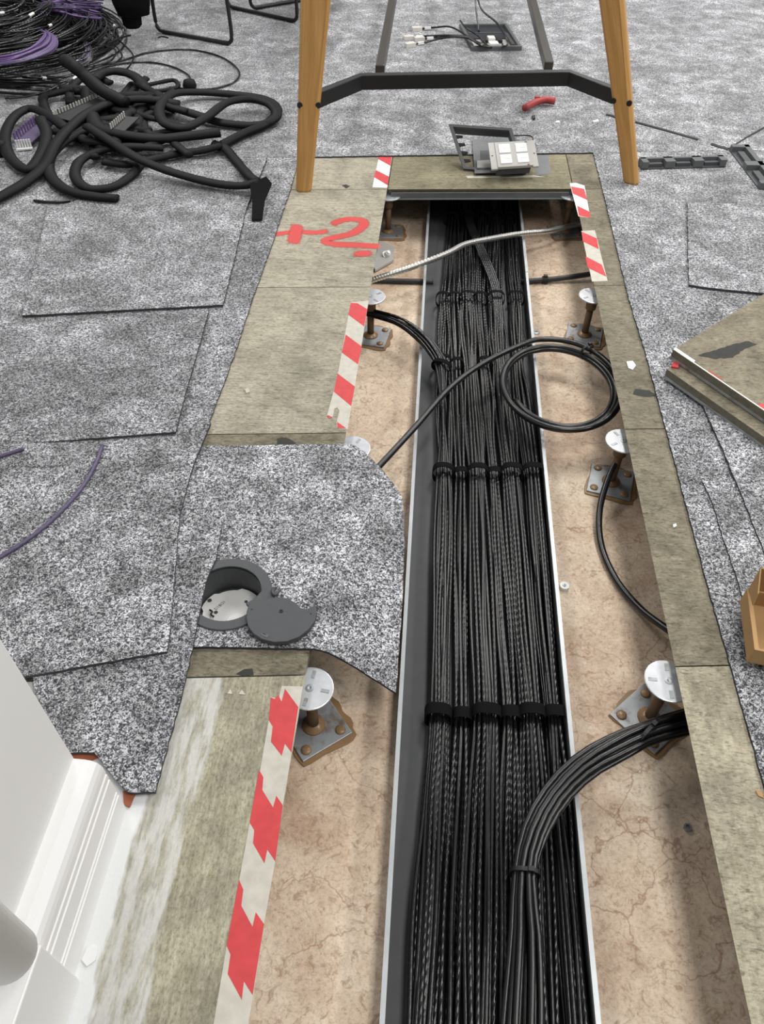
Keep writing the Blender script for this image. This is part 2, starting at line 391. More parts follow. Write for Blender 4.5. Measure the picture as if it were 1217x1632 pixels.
# ------------------------------------------------------------------ carpet
CT = .005
carpet = thing('floor_carpet', 'mottled grey carpet tiles still fixed to the raised floor', None, (0, 1.5, 0), kind='structure')
def slab(name, poly, z0, z1, parent=None, amp=.0012):
    poly = jag(poly, amp); V, Fc = prism(poly, z0, z1)
    return obj(name, V, Fc, M['carpet'], parent, mats=[M['backing']], fmat=[1, 0] + [1] * len(poly))
fl, fr = P(477, 250, CT), P(945, 243, CT); fdir = (fr - fl)
far_l = fl - fdir * 2.6; far_r = fr + fdir * 2.6
slab('carpet_area', [fl, fr, far_r, (3.5, 4.5), (-3.5, 4.5), far_l], 0, CT, carpet)
le = PP([(477, 250), (463, 300), (438, 375), (402, 477), (371, 572), (335, 667), (317, 716)], CT)
slab('carpet_area', [far_l - Vector((0, .002, 0))] + [le[0] + Vector((0, -.002, 0))] + le[1:] + [P(0, 745, CT), P(-400, 790, CT), (-3.4, -1.4)], 0, CT, carpet)
re_ = PP([(945, 243), (968, 335), (1000, 470), (1027.6, 560), (1059, 677), (1082, 763), (1111, 872), (1124, 921), (1152, 1020), (1180, 1120), (1198, 1181), (1217, 1250), (1300, 1560)], CT)
slab('carpet_area', [far_r - Vector((0, .002, 0)), (3.4, -3.0)] + [p - (Vector((0, .002, 0)) if i == 0 else Vector()) for i, p in reversed(list(enumerate(re_)))], 0, CT, carpet)
# the notch the round floor box cuts out of its loose tile
def tile(poly, z0, label, holes=None, th=.006):
    o = slab('carpet_tile', poly, z0, z0 + th); return tag(o, label, 'carpet tile')
def sq(corner, d1, d2, l1=.5, l2=.5):
    c = Vector(corner).to_2d(); a = Vector(d1).to_2d().normalized() * l1; b = Vector(d2).to_2d().normalized() * l2
    return [c, c + a, c + a + b, c + b]
z = CT + .001
c = P(355, 485, z + .007); tile([c, P(374, 408, z + .007), P(392, 332, z + .007), P(425, 253, z + .007), P(280, 262, z + .007), P(75, 335, z+.007), P(35, 502, z + .007)], z, 'grey carpet tile lying loose below the black sleeving pile')
z = .008
tile(PP([(247, 1262), (262, 1205), (296, 1080), (314, 992), (327, 930), (345.5, 883), (353, 832), (130, 836), (100, 905), (40, 1000), (60, 1140), (112, 1199), (150, 1199), (166, 1220), (203, 1262)], z + .007), z, 'grey carpet tile cut to a point against the white skirting')
z = CT + .001
tile(PP([(1095, 322), (1096, 390), (1098, 453), (1131, 458), (1230, 468), (1420, 480), (1400, 330)], z + .007), z, 'grey carpet tile with a small lifted corner near the stacked panels')
tile(PP([(1118, 766), (1133, 797), (1160, 880), (1185, 956), (1215, 1050), (1480, 1050), (1360, 766)], z + .003), CT + .0003, 'grey carpet tile half under the open cardboard box', th=.0035)
tile(PP([(1116, 638), (1150, 712), (1182, 790), (1215, 872), (1240, 935), (1560, 935), (1440, 638)], CT + .008), CT + .004, 'grey carpet tile slipped under the two stacked floor panels', th=.004)
# tile that hangs over the trench, cut round the floor box: a grid of quads with a round hole
from mathutils.geometry import delaunay_2d_cdt
def pin(p, poly):
    c = False; j = len(poly) - 1
    for i in range(len(poly)):
        if (poly[i].y > p.y) != (poly[j].y > p.y) and p.x < (poly[j].x - poly[i].x) * (p.y - poly[i].y) / (poly[j].y - poly[i].y) + poly[i].x: c = not c
        j = i
    return c
def sheet(ring, zf, label, hole=None, step=.010, th=.006, amp=.0008):
    """soft carpet sheet: outline, bottom height as a function of place, optional round hole"""
    ring = [Vector(p) for p in jag([(p[0], p[1]) for p in ring], amp, .012)]; pts = list(ring); e = [(i, (i + 1) % len(ring)) for i in range(len(ring))]; n = 0
    if hole:
        hx, hy, hr = hole; n = 36; e += [(len(ring) + i, len(ring) + (i + 1) % n) for i in range(n)]
        pts += [Vector((hx + hr * math.cos(2 * math.pi * k / n), hy + hr * math.sin(2 * math.pi * k / n))) for k in range(n)]
    x0, x1 = min(p.x for p in ring), max(p.x for p in ring); y0, y1 = min(p.y for p in ring), max(p.y for p in ring); y = y0 + step / 2
    while y < y1:
        x = x0 + step / 2
        while x < x1:
            p = Vector((x, y)); x += step
            if pin(p, ring) and min((p - r).length_squared for r in ring) > (.45 * step) ** 2 and not (hole and (p - Vector((hx, hy))).length < hr + .004): pts.append(p)
        y += step
    vs, ed, fc, *_ = delaunay_2d_cdt(pts, e, [], 0, 1e-6); keep = []
    for f in fc:
        c = sum((vs[i] for i in f), Vector((0, 0))) / len(f)
        if pin(c, ring) and not (hole and (c - Vector((hx, hy))).length < hr - .0005): keep.append(f)
    nV = len(vs); V = [Vector((p.x, p.y, th + zf(p))) for p in vs] + [Vector((p.x, p.y, zf(p))) for p in vs]
    Fc = [tuple(f) for f in keep] + [tuple(i + nV for i in reversed(f)) for f in keep]; fm = [0] * len(keep) + [1] * len(keep); cnt = set()
    for f in keep:
        for i in range(len(f)): cnt.add((f[i], f[(i + 1) % len(f)]))
    for a, b in cnt:
        if (b, a) not in cnt: Fc.append((a, b, b + nV, a + nV)); fm.append(1)
    return tag(obj('carpet_tile', V, Fc, M['carpet'], mats=[M['backing']], fmat=fm), label, 'carpet tile')
def sm(a, b, x): t = min(1, max(0, (x - a) / (b - a))); return t * t * (3 - 2 * t)
def flap_tile():
    o = PP([(440, 709), (555, 707), (567, 710), (585, 722), (606, 742), (628, 768), (642, 790)], .007)
    ring = [(-.345, -1.283)] + [(q.x, q.y) for q in o] + [(.142, -1.50), (.146, -1.62), (.146, -1.776), (.03, -1.752), (-.20, -1.767), (-.345, -1.775)]
    def sag(p):
        a = max(0, (p.x - .004) / .14); fr = min(1, max(0, (-1.50 - p.y) / .27)); bk = min(1, max(0, (p.y + 1.42) / .2))
        return .001 - .075 * (a ** 1.15) * (fr ** 1.5) - .006 * a * a - .012 * a * bk
    sheet(ring, sag, 'grey carpet tile with a round hole, drooping over the trench edge', (GC.x, GC.y, .070))
flap_tile()
zc_ = lambda p: .0068 + .009 * sm(-1.275, -1.335, p.y)
sheet(PP([(266, 1038), (270, 1010), (279, 910), (286, 820), (303, 756), (320, 704), (335, 668), (0, 690), (-200, 705), (-260, 1110), (0, 1086), (40, 1078)], .0218), zc_, 'grey carpet tile under the purple wire, beside the white wall', step=.02)
zb_ = lambda p: .0068 + .0068 * sm(-.95, -1.18, p.y)
sheet(PP([(280, 690), (303, 600), (332, 493), (40, 515), (-60, 520), (-160, 722), (0, 712)], .016), zb_, 'grey carpet tile with a shadowed edge above the purple wire offcuts', step=.02)

# ------------------------------------------------------------------ wall, skirting, door frame
XW = -.256; YW = -2.036
V, Fc = prism([(XW, YW), (-1.9, YW - .0), (-1.9, -3.2), (XW, -3.2)], 0, 2.6)
tag(obj('wall_left', V, Fc, M['wall'], bevel=.002), 'white painted wall corner in the lower left', kind='structure')
prof = [(0, .0), (.034, .0), (.034, .046), (.0315, .0475), (.0315, .0505), (.034, .052), (.034, .056), (.0315, .0575), (.0315, .0605), (.034, .062), (.034, .096), (.0315, .0975), (.0315, .1005), (.034, .102), (.034, .112), (.0315, .1135), (.0315, .1165), (.034, .118), (.034, .130), (.0325, .138), (.029, .145), (.023, .150), (.015, .152), (0, .152)]
y0, y1 = YW - .002, -2.252
V = [Vector((XW + x, y0, zz)) for x, zz in prof] + [Vector((XW + x, y1, zz)) for x, zz in prof]; n = len(prof)
Fc = [tuple(range(n)), tuple(range(2 * n - 1, n - 1, -1))] + [(i, (i + 1) % n, n + (i + 1) % n, n + i) for i in range(n)]
tag(obj('baseboard_left', V, Fc, M['paint']), 'white moulded skirting board with grooves at the wall foot', kind='structure')
fr = thing('trim_1', 'white door frame foot with a rounded moulding on a plinth block', None, (-.23, -2.30, 0), kind='structure')
V, Fc = box((-.2545, -2.53, .078), (.082, .56, .156)); obj('plinth_block', V, Fc, M['paint'], fr, bevel=.002)
V, Fc = lathe((-.244, -2.262, .156), [(.029, 0), (.029, 2.3)], 28); obj('rounded_moulding', V, Fc, M['paint'], fr, smooth=True)
V, Fc = box((-.266, -2.545, 1.3), (.030, .52, 2.29)); obj('flat_jamb', V, Fc, M['paint'], fr)
V, Fc = prism(PP([(100, 1194), (150, 1196), (158, 1206), (110, 1225)], .004), .001, .004); tag(obj('sealant_patch', V, Fc, M['primer']), 'red-brown primer patch behind the skirting end', 'paint patch')
V, Fc = prism(PP([(196, 1260), (216, 1262), (206, 1286), (197, 1282)], .004), .0005, .004); tag(obj('sealant_patch', V, Fc, M['primer']), 'small red-brown primer patch at the skirting front corner', 'paint patch')
V, Fc = prism(jag(PP([(140, 1508), (150, 1505), (156, 1512), (152, 1530), (138, 1540), (130, 1530)], .003), .001, .01), 0, .003); tag(obj('filler_blob', V, Fc, M['paint']), 'white filler smear on the floor beside the skirting', 'filler')

# ------------------------------------------------------------------ cable tray
def xl(y): return .160 + (.136 - .160) * (y + 2.25) / 2.35
def xr(y): return .441 + (.446 - .441) * (y + 2.25) / 2.35
ya, yb = -3.0, .95
tray = thing('cable_tray', 'long steel cable tray running down the middle of the trench', 'cable tray', (.3, -1.0, D))
V, Fc = prism([(xl(ya), ya), (xr(ya), ya), (xr(yb), yb), (xl(yb), yb)], D + .0005, D + .003); obj('tray_base', V, Fc, M['tray'], tray)
ZR = -.100
for side, xf in ((-1, xl), (1, xr)):
    V, Fc = prism([(xf(ya), ya), (xf(ya) - side * .002, ya), (xf(yb) - side * .002, yb), (xf(yb), yb)], D + .0005, ZR); obj('side_wall', V, Fc, M['tray'], tray)
    for j, (s0, s1, w) in enumerate(((ya, -.30, .0042), (-.298, .05, .0050), (.052, yb, .0036))):
        V, Fc = prism([(xf(s0) - side * .003, s0), (xf(s0) + side * w, s0), (xf(s1) + side * w, s1), (xf(s1) - side * .003, s1)], ZR - .008, ZR + .001); obj('rim', V, Fc, M['galv'], tray)

# ------------------------------------------------------------------ pedestals
def pedestal_proto():
    t = thing('floor_pedestal', '', 'pedestal', (0, 0, 0))
    V, Fc = box((0, 0, .0045), (.098, .098, .003)); obj('base_plate', V, Fc, M['zinc'], t, bevel=.001)
    pts = []
    for k in range(40):
        a = 2 * math.pi * k / 40; r = .060 / max(abs(math.cos(a)), abs(math.sin(a))) ** .7 * (.97 + .16 * noise.noise(Vector((math.cos(a) * 2.2, math.sin(a) * 2.2, 3.3)))); pts.append((r * math.cos(a) + .002, r * math.sin(a) - .003))
    V, Fc = prism(pts, 0, .003); obj('adhesive', V, Fc, M['glue'], t)
    for x, y in ((.034, .034), (-.034, .034), (.034, -.034), (-.034, -.034)):
        V, Fc = lathe((x, y, .006), [(.0095, 0), (.009, .002), (.005, .0032), (0, .0036)], 12); obj('glue_plug', V, Fc, M['glue'], t, smooth=True)
    V, Fc = lathe((0, 0, .006), [(.021, 0), (.020, .003), (.012, .006), (.0105, .008)], 16); obj('base_weld', V, Fc, M['glue'], t, smooth=True)
    V, Fc = lathe((0, 0, .006), [(.0095, 0), (.0095, .0815)], 14); obj('stem', V, Fc, M['rust'], t, smooth=True)
    V, Fc = lathe((0, 0, .0875), [(.0095, 0), (.0145, .002), (.0145, .018), (.0135, .022), (.0135, .036)], 14); obj('collar', V, Fc, M['rust'], t, smooth=True)
    # head disc with raised locating lugs
    V, Fc = lathe((0, 0, .1235), [(.014, 0), (.037, .001), (.0395, .003), (.0395, .0055), (.038, .006), (0, .006)], 32); hd = obj('head', V, Fc, M['zinc_bright'], t)
    hd.data.polygons.foreach_set('use_smooth', [False] * len(hd.data.polygons))
    for k in range(4):
        a = math.pi / 4 + k * math.pi / 2
        V, Fc = box((.026 * math.cos(a), .026 * math.sin(a), .1297), (.014, .006, .0012), a); obj('slot', V, Fc, M['zinc'], hd)
    V, Fc = lathe((0, 0, .1291), [(.007, 0), (.007, .0012), (.0035, .0016), (0, .0006)], 14); obj('screw', V, Fc, M['zinc'], hd)
    return t
def copy_tree(o, parent=None):
    c = o.copy(); COL.objects.link(c); c.parent = parent
    for ch in list(o.children): copy_tree(ch, c)
    return c
ped0 = pedestal_proto()
PG = 'floor pedestals along the trench'
peds = [((0.004, .006), 6, 'rusty floor pedestal under the panel sprayed with red paint'), ((.600, .002), 12, 'rusty floor pedestal beside the flexible steel conduit end'),
        ((.000, -.612), -8, 'rusty floor pedestal with the left cable bundle passing behind it'), ((.602, -.616), -12, 'rusty floor pedestal standing clear above the black cable coil'),
        ((.014, -1.226), 20, 'floor pedestal whose head peeks out above the drooping carpet tile'), ((.602, -1.214), -14, 'floor pedestal with a thick black cable running past its stem'),
        ((.006, -1.812), 38, 'floor pedestal with a bright round head below the drooping carpet corner'), ((.594, -1.814), 44, 'floor pedestal behind the bundle that leaves the tray at lower right')]
for i, ((x, y), r, lab) in enumerate(peds):
    o = ped0 if i == 0 else copy_tree(ped0)
    g = G(x, y, D); o.location = g; o.rotation_euler = (0, 0, math.radians(r)); tag(o, lab, 'pedestal', PG)

# ------------------------------------------------------------------ cables in the tray
# centre line of each bundle (pixel u at image rows), half width in px
ROWS = [(330, -.120), (345, -.116), (475, -.118), (577, -.118), (752, -.118), (1137, -.116), (1640, -.118)]
BUND = {
 1: ([719, 719, 706, 704, 706, 698, 668], [9, 9, 11, 14, 16, 20, 30]),
 2: ([727, 726, 724, 728, 735, 737, 718], [9, 9, 11, 10, 11, 14, 22]),
 3: ([747, 745, 745, 750, 761, 775, 766], [10, 10, 13, 12, 15, 22, 29]),
 4: ([770, 769, 765, 773, 788, 814, 814], [10, 10, 11, 11, 11, 16, 24]),
 5: ([791, 791, 790, 797, 815, 847, 868], [10, 10, 13, 13, 16, 20, 30]),
 6: ([811, 812, 822, 826, 849, 884, 923], [9, 9, 13, 12, 17, 17, 27]),
}
BNAME = {1: 'bundle beside the bare left side of the tray', 2: 'slim second bundle from the tray left side', 3: 'thick third bundle in the middle of the tray',
         4: 'slim fourth bundle in the middle of the tray', 5: 'fifth bundle of the tray, left of the right-hand one', 6: 'bundle against the right side of the tray'}
def pack(n, rx, rz, r):
    """n points spread in an ellipse, roughly hexagonal"""
    pts = []
    for _ in range(4000):
        if len(pts) >= n: break
        a = random.uniform(0, 2 * math.pi); q = math.sqrt(random.random()); p = (q * math.cos(a), q * math.sin(a))
        if all(math.hypot((p[0] - o[0]) * rx, (p[1] - o[1]) * rz) > r * 1.55 for o in pts): pts.append(p)
    while len(pts) < n: pts.append((random.uniform(-.9, .9), random.uniform(-.5, .9)))
    return pts
CR = .0037
def row_c(b, k):
    z = ROWS[k][1]; c = P(BUND[b][0][k], ROWS[k][0], z); e = P(BUND[b][0][k] + BUND[b][1][k], ROWS[k][0], z)
    return c, abs(e.x - c.x)
def cable_path(b, a, q, rows, wob, pre=None):
    """a, q: place within the unit disc; rows: which rows this cable follows"""
    pts = list(pre or [])
    prev = None
    for k in rows:
        bb = b if isinstance(b, int) else b[k]
        c, w = row_c(bb, k)
        w = max(.006, w - CR)
        h = min(.021, w * .95) if k != len(ROWS) - 1 else .018
        sq_ = 1.0
        zc = D + .004 + CR + h * (.5 + .5 * q) * 1.75
        p = Vector((c.x + a * w * sq_ * math.sqrt(max(.15, 1 - .5 * q * q)), c.y, min(zc, -.094)))
        if prev is not None:
            for tt in (.33, .67):
                m = prev.lerp(p, tt); wx = w * .30 * math.sin(math.pi * tt)
                m.x += wob[0] * wx + random.uniform(-.0035, .0035); m.z += random.uniform(-.002, .003)
                m.x = min(xr(m.y) - .006, max(xl(m.y) + .012, m.x)); m.z = max(m.z, D + .008); pts.append(m)
        pts.append(p); prev = p
    last = pts[-1]; d = (pts[-1] - pts[-2]).normalized(); pts.append(last + Vector((d.x, d.y, 0)) * .5)
    return pts
def add_cable(pts, label, group, r=CR, mat=None, seg=None, n=7, name='data_cable'):
    L = sum((Vector(pts[i + 1]) - Vector(pts[i])).length for i in range(len(pts) - 1))
    o = tube(name, pts, r, mat or random.choice((M['cable_a'], M['cable_b'], M['cable_b'])), n=n, seg=seg or max(12, int(L / .035)))
    return tag(o, label, 'cable', group)
NB = {1: 10, 2: 12, 3: 20, 4: 11, 5: 20, 6: 17}
for b, n in NB.items():
    c, w = row_c(b, 5)
    for (a, q) in pack(n, w, .020, CR):
        wob = (a * .8 + random.uniform(-.4, .4), 0)
        far = row_c(b, 0)[0]; pre = [Vector((far.x + a * .012, .75, D + .02 + q * .006)), Vector((far.x + a * .012, .40, D + .02 + q * .008))]
        add_cable(cable_path(b, a, q, range(len(ROWS)), wob, pre), 'black data cable in the %s' % BNAME[b], 'cables of the ' + BNAME[b])
# a few cables that cross from the third to the fifth bundle at the far end
for i in range(5):
    a = -.6 + .3 * i; r0, _ = row_c(3, 1); r1, _ = row_c(5, 2); r2, _ = row_c(5, 3); r3, _ = row_c(5, 4)
    dx = (i - 2) * .0066
    add_cable([Vector((r0.x + dx, .6, -.115)), r0 + Vector((dx * .8, 0, .008)), r0.lerp(r1, .5) + Vector((dx * .9, 0, .014)), r1 + Vector((dx * .8, .03, .008)), r2 + Vector((dx * .7, 0, .0)), r3 + Vector((dx * .6, 0, -.006))],
              'black data cable crossing diagonally between bundles under the steel conduit', 'crossing cables at the far end of the tray')
# bundle that enters from the left by the pedestal and joins the first bundle
for i, (a, q) in enumerate(pack(10, .022, .018, CR)):
    pl = [P(560, 492, -.075), P(606, 503, -.070), P(640, 514, -.068), P(672, 538, -.076), P(692, 562, -.092), P(703, 588, -.100)]
    off = []
    for k, p in enumerate(pl):
        t = (pl[min(k + 1, 5)] - pl[max(k - 1, 0)]).normalized(); nrm = Vector((-t.y, t.x, 0)).normalized(); w = (.013, .017, .022, .024, .022, .019)[k]
        off.append(p + nrm * a * w * -1 + Vector((0, 0, q * (.010, .012, .012, .012, .010, .008)[k])))
    tail = cable_path(1, a, q * .5 + .5, (4, 5, 6), (a * .8, 0))
    add_cable(off + tail, 'black data cable entering from the left and turning down the tray', 'cables of the bundle entering by the left pedestal')
# bundle that leaves to the right
bp = [P(822, 1900, -.112), P(834, 1640, -.104), P(838, 1500, -.096), P(836, 1392, -.088), P(852, 1325, -.082), P(884, 1268, -.076), P(930, 1222, -.070), P(985, 1190, -.068), P(1032, 1168, -.068), P(1092, 1150, -.070), P(1180, 1128, -.075)]
bw = [.032, .028, .022, .0150, .018, .020, .0205, .020, .017, .020, .020]
for i, (a, q) in enumerate(pack(12, .022, .020, .005)):
    pts = []
    rot = random.uniform(-.5, .5)
    for k, p in enumerate(bp):
        t = (bp[min(k + 1, 10)] - bp[max(k - 1, 0)]).normalized(); nrm = Vector((-t.y, t.x, 0)).normalized()
        ang = rot * math.sin(k * .9); aa = a * math.cos(ang) - q * math.sin(ang); qq = a * math.sin(ang) + q * math.cos(ang)
        pts.append(p + nrm * aa * bw[k] + Vector((0, 0, qq * min(bw[k], .020) * .8)))
    add_cable(pts, 'black cable in the tied bundle curving out of the tray to the right', 'cables of the bundle leaving to the right', r=.0047, n=9, mat=M['cable_thick'])

# hook-and-loop straps round each bundle, and cable ties
def strap(c, w, h, width, label, ang=0.0, name='cable_strap', mat='velcro', group='cable straps'):
    n = 28; V, Fc = [], []; th = .0018
    sup = lambda x: math.copysign(abs(x) ** .75, x)
    for rr, yy in ((0, -1), (th, -1), (th, 1), (0, 1)):
        for k in range(n):
            a = 2 * math.pi * k / n; x, zz = (w + rr) * sup(math.cos(a)), (h + rr) * sup(math.sin(a))
            V.append(Vector(c) + Matrix.Rotation(ang, 3, 'Z') @ Vector((x, yy * width / 2, zz)))
    for j in range(4):
        for k in range(n): Fc.append((j * n + k, j * n + (k + 1) % n, ((j + 1) % 4) * n + (k + 1) % n, ((j + 1) % 4) * n + k))
    return tag(obj(name, V, Fc, M[mat], smooth=False), label, 'cable strap', group)
SROW = {1: ('farthest row, near the bridging panel', .014), 2: ('second row, below the steel conduit', .011), 3: ('third row, by the thick looped cable', .012), 4: ('fourth row, beside the drooping tile', .016), 5: ('nearest row', .021)}
ORD = {1: 'first', 2: 'second', 3: 'third', 4: 'fourth', 5: 'fifth', 6: 'sixth'}
for k, (where, wid) in SROW.items():
    for b in BUND:
        if k == 3 and b in (3, 5, 6): continue
        if k == 1 and b == 2: continue
        c, w = row_c(b, k); w = max(.010, w); h = min(.022, w * 1.0) + .003
        cc = Vector((c.x, c.y, D + .004 + h))
        strap(cc, w, h, wid, 'black hook-and-loop strap, %s from left, %s' % (ORD[b], where))
cc = P(703, 583, -.100); strap(cc, .024, .016, .014, 'black strap where the left branch joins the tray cables', -.35)
def tie(c, w, h, ang, label):
    o = strap(c, w, h, .006, label, ang, name='cable_tie', mat='black', group='cable ties'); o['category'] = 'cable tie'
    V, Fc = box(Vector(c) + Matrix.Rotation(ang, 3, 'Z') @ Vector((w * .3, 0, h + .003)), (.009, .007, .005), ang)
    obj('tie_lock', V, Fc, M['black'], o)
    return o
tie(P(836, 1392, -.088), .021, .019, -.05, 'black cable tie round the bundle just before it curves right')
tie(P(1032, 1168, -.068), .026, .020, 1.25 + math.pi / 2 - .45 - 1.57, 'black cable tie on the bundle in front of the right pedestal')

# ------------------------------------------------------------------ thick cables
def add_thick(name, pts, r, label, seg=60, n=12, mat='cable_thick'):
    return tag(tube(name, pts, r, M[mat], n=n, seg=seg), label, 'cable')
ctr = Vector((.488, -.893, -.080)); pts = [P(560, 790, -.075), P(605, 742, -.070), P(660, 682, -.064), P(718, 617, -.060), P(775, 576, -.060)]
a0 = math.radians(112); turns = 2.75
for k in range(72):
    s = k / 71; a = a0 - s * turns * 2 * math.pi; kk = 1 - .17 * s + .03 * math.sin(7 * s + a)
    zz = min(-.062 - .018 * s + .004 * math.cos(a + 1), -.040)
    pts.append(Vector((ctr.x + .150 * kk * math.cos(a) + .008 * s, ctr.y + .186 * kk * math.sin(a), zz)))
o = add_thick('coiled_cable', pts, .0072, 'thick black cable crossing the tray and coiled beside the right panels', 240)
ck = [p for p in pts[5:] if abs(math.atan2((p.y - ctr.y) / .186, (p.x - ctr.x) / .15) - .95) < .06]; cc = sum(ck, Vector()) / len(ck); tie(cc, .020, .019, .72, 'black cable tie holding the coil near the right panels')
add_thick('looped_cable', [P(1010, 690, -.10), P(985, 730, -.085), P(968, 765, -.10), P(955, 815, -.125), P(958, 870, -.139), P(982, 925, -.140), P(1020, 970, -.130), P(1056, 998, -.110), P(1120, 1040, -.09)], .0072, 'thick black cable bowing from the right pedestal back under the panels')
add_thick('subfloor_cable', [P(560, 446, -.142), P(640, 448, -.142), P(690, 449, -.142)], .008, 'dark conduit lying across the subfloor left of the tray', 16, mat='cable_grey')
o = add_thick('subfloor_cable', [P(826, 449, -.142), P(868, 446, -.140), P(905, 442, -.136), P(945, 436, -.130), P(1000, 428, -.125)], .008, 'dark conduit right of the tray held by a saddle clip', 20, mat='cable_grey')
cl = P(868, 446, -.140)
V, Fc = lathe(cl, [(.0085, -.009), (.0115, -.009), (.0115, .009), (.0085, .009)], 16, Matrix.Rotation(math.pi / 2, 3, 'Y'), closed=True)
v2, f2 = box(cl + Vector((0, .0, .012)), (.012, .010, .008)); V, Fc = merge((V, Fc), (v2, f2))
tag(obj('saddle_clip', V, Fc, M['black']), 'black saddle clip on the dark conduit', 'clip')
# flexible steel conduit
cpts = spline([P(570, 455, -.085), P(600, 444, -.075), P(650, 428, -.070), P(712, 404, -.064), P(742, 389, -.064), P(790, 379, -.072), P(835, 372, -.085), P(875, 368, -.10), P(908, 360, -.115), P(960, 350, -.12)], 300)
V, Fc, UV = tube_geo(cpts, .0078, 10); n = 10
V = [cpts[i // n] + (v - cpts[i // n]) * (1.0 + (.20 if (i // n) % 3 == 0 else (-.06 if (i // n) % 3 == 1 else .05))) for i, v in enumerate(V)]
tag(obj('flexible_conduit', V, Fc, M['conduit'], smooth=False), 'silver corrugated steel conduit arching across the tray', 'conduit')

# bracket with bolt, washers and loose nut on the subfloor
t = thing('bolted_plate', 'pale grey angled plate with a bolt lying on the subfloor', 'bracket', P(612, 408, D))
V, Fc = prism(PP(Z(400, 240, 3.803, [(778, 545), (868, 580), (862, 660), (752, 722), (740, 700)]), D + .012), D + .004, D + .012); obj('plate', V, Fc, M['lgrey'], t, bevel=.001)
q = P(615, 407, D + .012)
V, Fc = lathe(q, [(.014, 0), (.014, .003), (.009, .003), (.009, .014), (.006, .016), (.006, .020), (0, .020)], 14, Matrix.Rotation(.5, 3, 'Y') @ Matrix.Rotation(.35, 3, 'X')); obj('bolt', V, Fc, M['white'], t)
t = thing('white_spacer', 'round white plastic spacer beside the right tray edge', 'spacer', P(898, 937, D))
V, Fc = lathe(P(898, 937, D), [(.0100, 0), (.0100, .008), (.0095, .009), (.0035, .009), (.003, .008), (0, .008)], 24); obj('body', V, Fc, M['white'], t)
V, Fc = lathe(P(898, 937, D) + Vector((0, 0, .008)), [(.0034, 0), (.0034, .0022), (.001, .0024), (0, .001)], 12); obj('screw', V, Fc, M['zinc'], t)
t = thing('fixing_washer', 'small steel screw and washer by the tray above the coil', 'washer', P(854, 530, D))
V, Fc = lathe(P(854, 530, D), [(.010, 0), (.010, .002), (.006, .003), (0, .0035)], 18); obj('washer', V, Fc, M['zinc'], t)
V, Fc = box(P(854, 530, D) + Vector((0, 0, .004)), (.007, .0015, .001), .4); obj('slot', V, Fc, M['black'], t)
V, Fc = lathe(P(1094, 1320, D), [(.004, 0), (.0068, 0), (.0068, .006), (.004, .006)], 6, closed=True); tag(obj('loose_nut', V, Fc, M['zinc']), 'small hexagon nut on the subfloor at lower right', 'nut')

# ------------------------------------------------------------------ hazard tape and paint on the panels
def tape(outline, reds, label, zt=.0006, white='tapewhite'):
    q = PP(outline, zt); c = sum(q, Vector()) / len(q)
    t = thing('hazard_tape', label, 'hazard tape', (c.x, c.y, 0))
    V, Fc = prism(q, 0.0001, zt); obj('white_film', V, Fc, M[white], t)
    for r in reds:
        V, Fc = prism(PP(r, zt + .0003), zt, zt + .0003); obj('red_stripe', V, Fc, M['red'], t)
z4 = lambda L: Z(400, 240, 3.803, L)
z5 = lambda L: Z(680, 180, 3.803, L)
z6 = lambda L: Z(480, 440, 4.057, L)
z7 = lambda L: Z(330, 1070, 2.905, L)
tape(z4([(775, 35), (852, 30), (825, 226), (735, 222)]), [z4([(775, 36), (852, 32), (845, 92), (768, 50)]), z4([(757, 118), (834, 157), (828, 210), (744, 160)])], 'short red and white tape strip near the left wooden table leg', white='tapeclean')
tape(z6([(320, 168), (435, 160), (400, 380), (345, 720), (298, 990), (230, 982), (228, 945), (246, 870), (232, 850), (215, 855), (205, 905), (180, 922), (165, 905), (205, 755), (240, 610)]),
     [z6([(320, 172), (365, 176), (426, 214), (406, 325), (304, 250)]), z6([(287, 378), (391, 455), (366, 570), (261, 494)]), z6([(235, 630), (346, 714), (322, 840), (209, 746)]), z6([(172, 898), (200, 912), (180, 922), (165, 905)]), z6([(232, 942), (290, 984), (232, 982)])],
     'long red and white tape along the middle left panel edge')
tape(z5([(865, 425), (905, 424), (955, 440), (990, 635), (918, 625)]), [z5([(873, 445), (953, 460), (972, 528), (884, 488)]), z5([(911, 563), (985, 598), (991, 635), (920, 622)])], 'short red and white tape by the right far pedestal', white='tapeclean')
tape(z5([(935, 715), (1018, 710), (1055, 860), (1095, 1018), (1000, 1022)]), [z5([(937, 719), (1029, 760), (1041, 825), (945, 778)]), z5([(959, 868), (1060, 920), (1087, 992), (975, 938)])], 'red and white tape on the right panel edge above the conduit')
tape(z7([(345, 68), (443, 70), (390, 385), (350, 620), (315, 880), (262, 1175), (212, 1500), (188, 1650), (185, 1800), (5, 1800), (30, 1632), (90, 1270), (148, 965), (197, 700), (245, 455), (285, 225), (296, 118), (330, 128)]),
     [z7([(360, 80), (422, 165), (390, 375), (360, 335), (345, 390), (295, 325), (303, 255), (285, 225), (295, 120), (312, 128), (330, 108), (344, 140)]),
      z7([(240, 455), (260, 490), (255, 548), (305, 630), (320, 575), (350, 620), (315, 878), (278, 825), (265, 888), (212, 795), (218, 735), (197, 700)]),
      z7([(148, 965), (167, 1010), (158, 1085), (210, 1182), (225, 1115), (263, 1170), (210, 1498), (170, 1435), (160, 1520), (95, 1400), (108, 1310), (90, 1270)])],
     'doubled red and white tape on the nearest left panel')
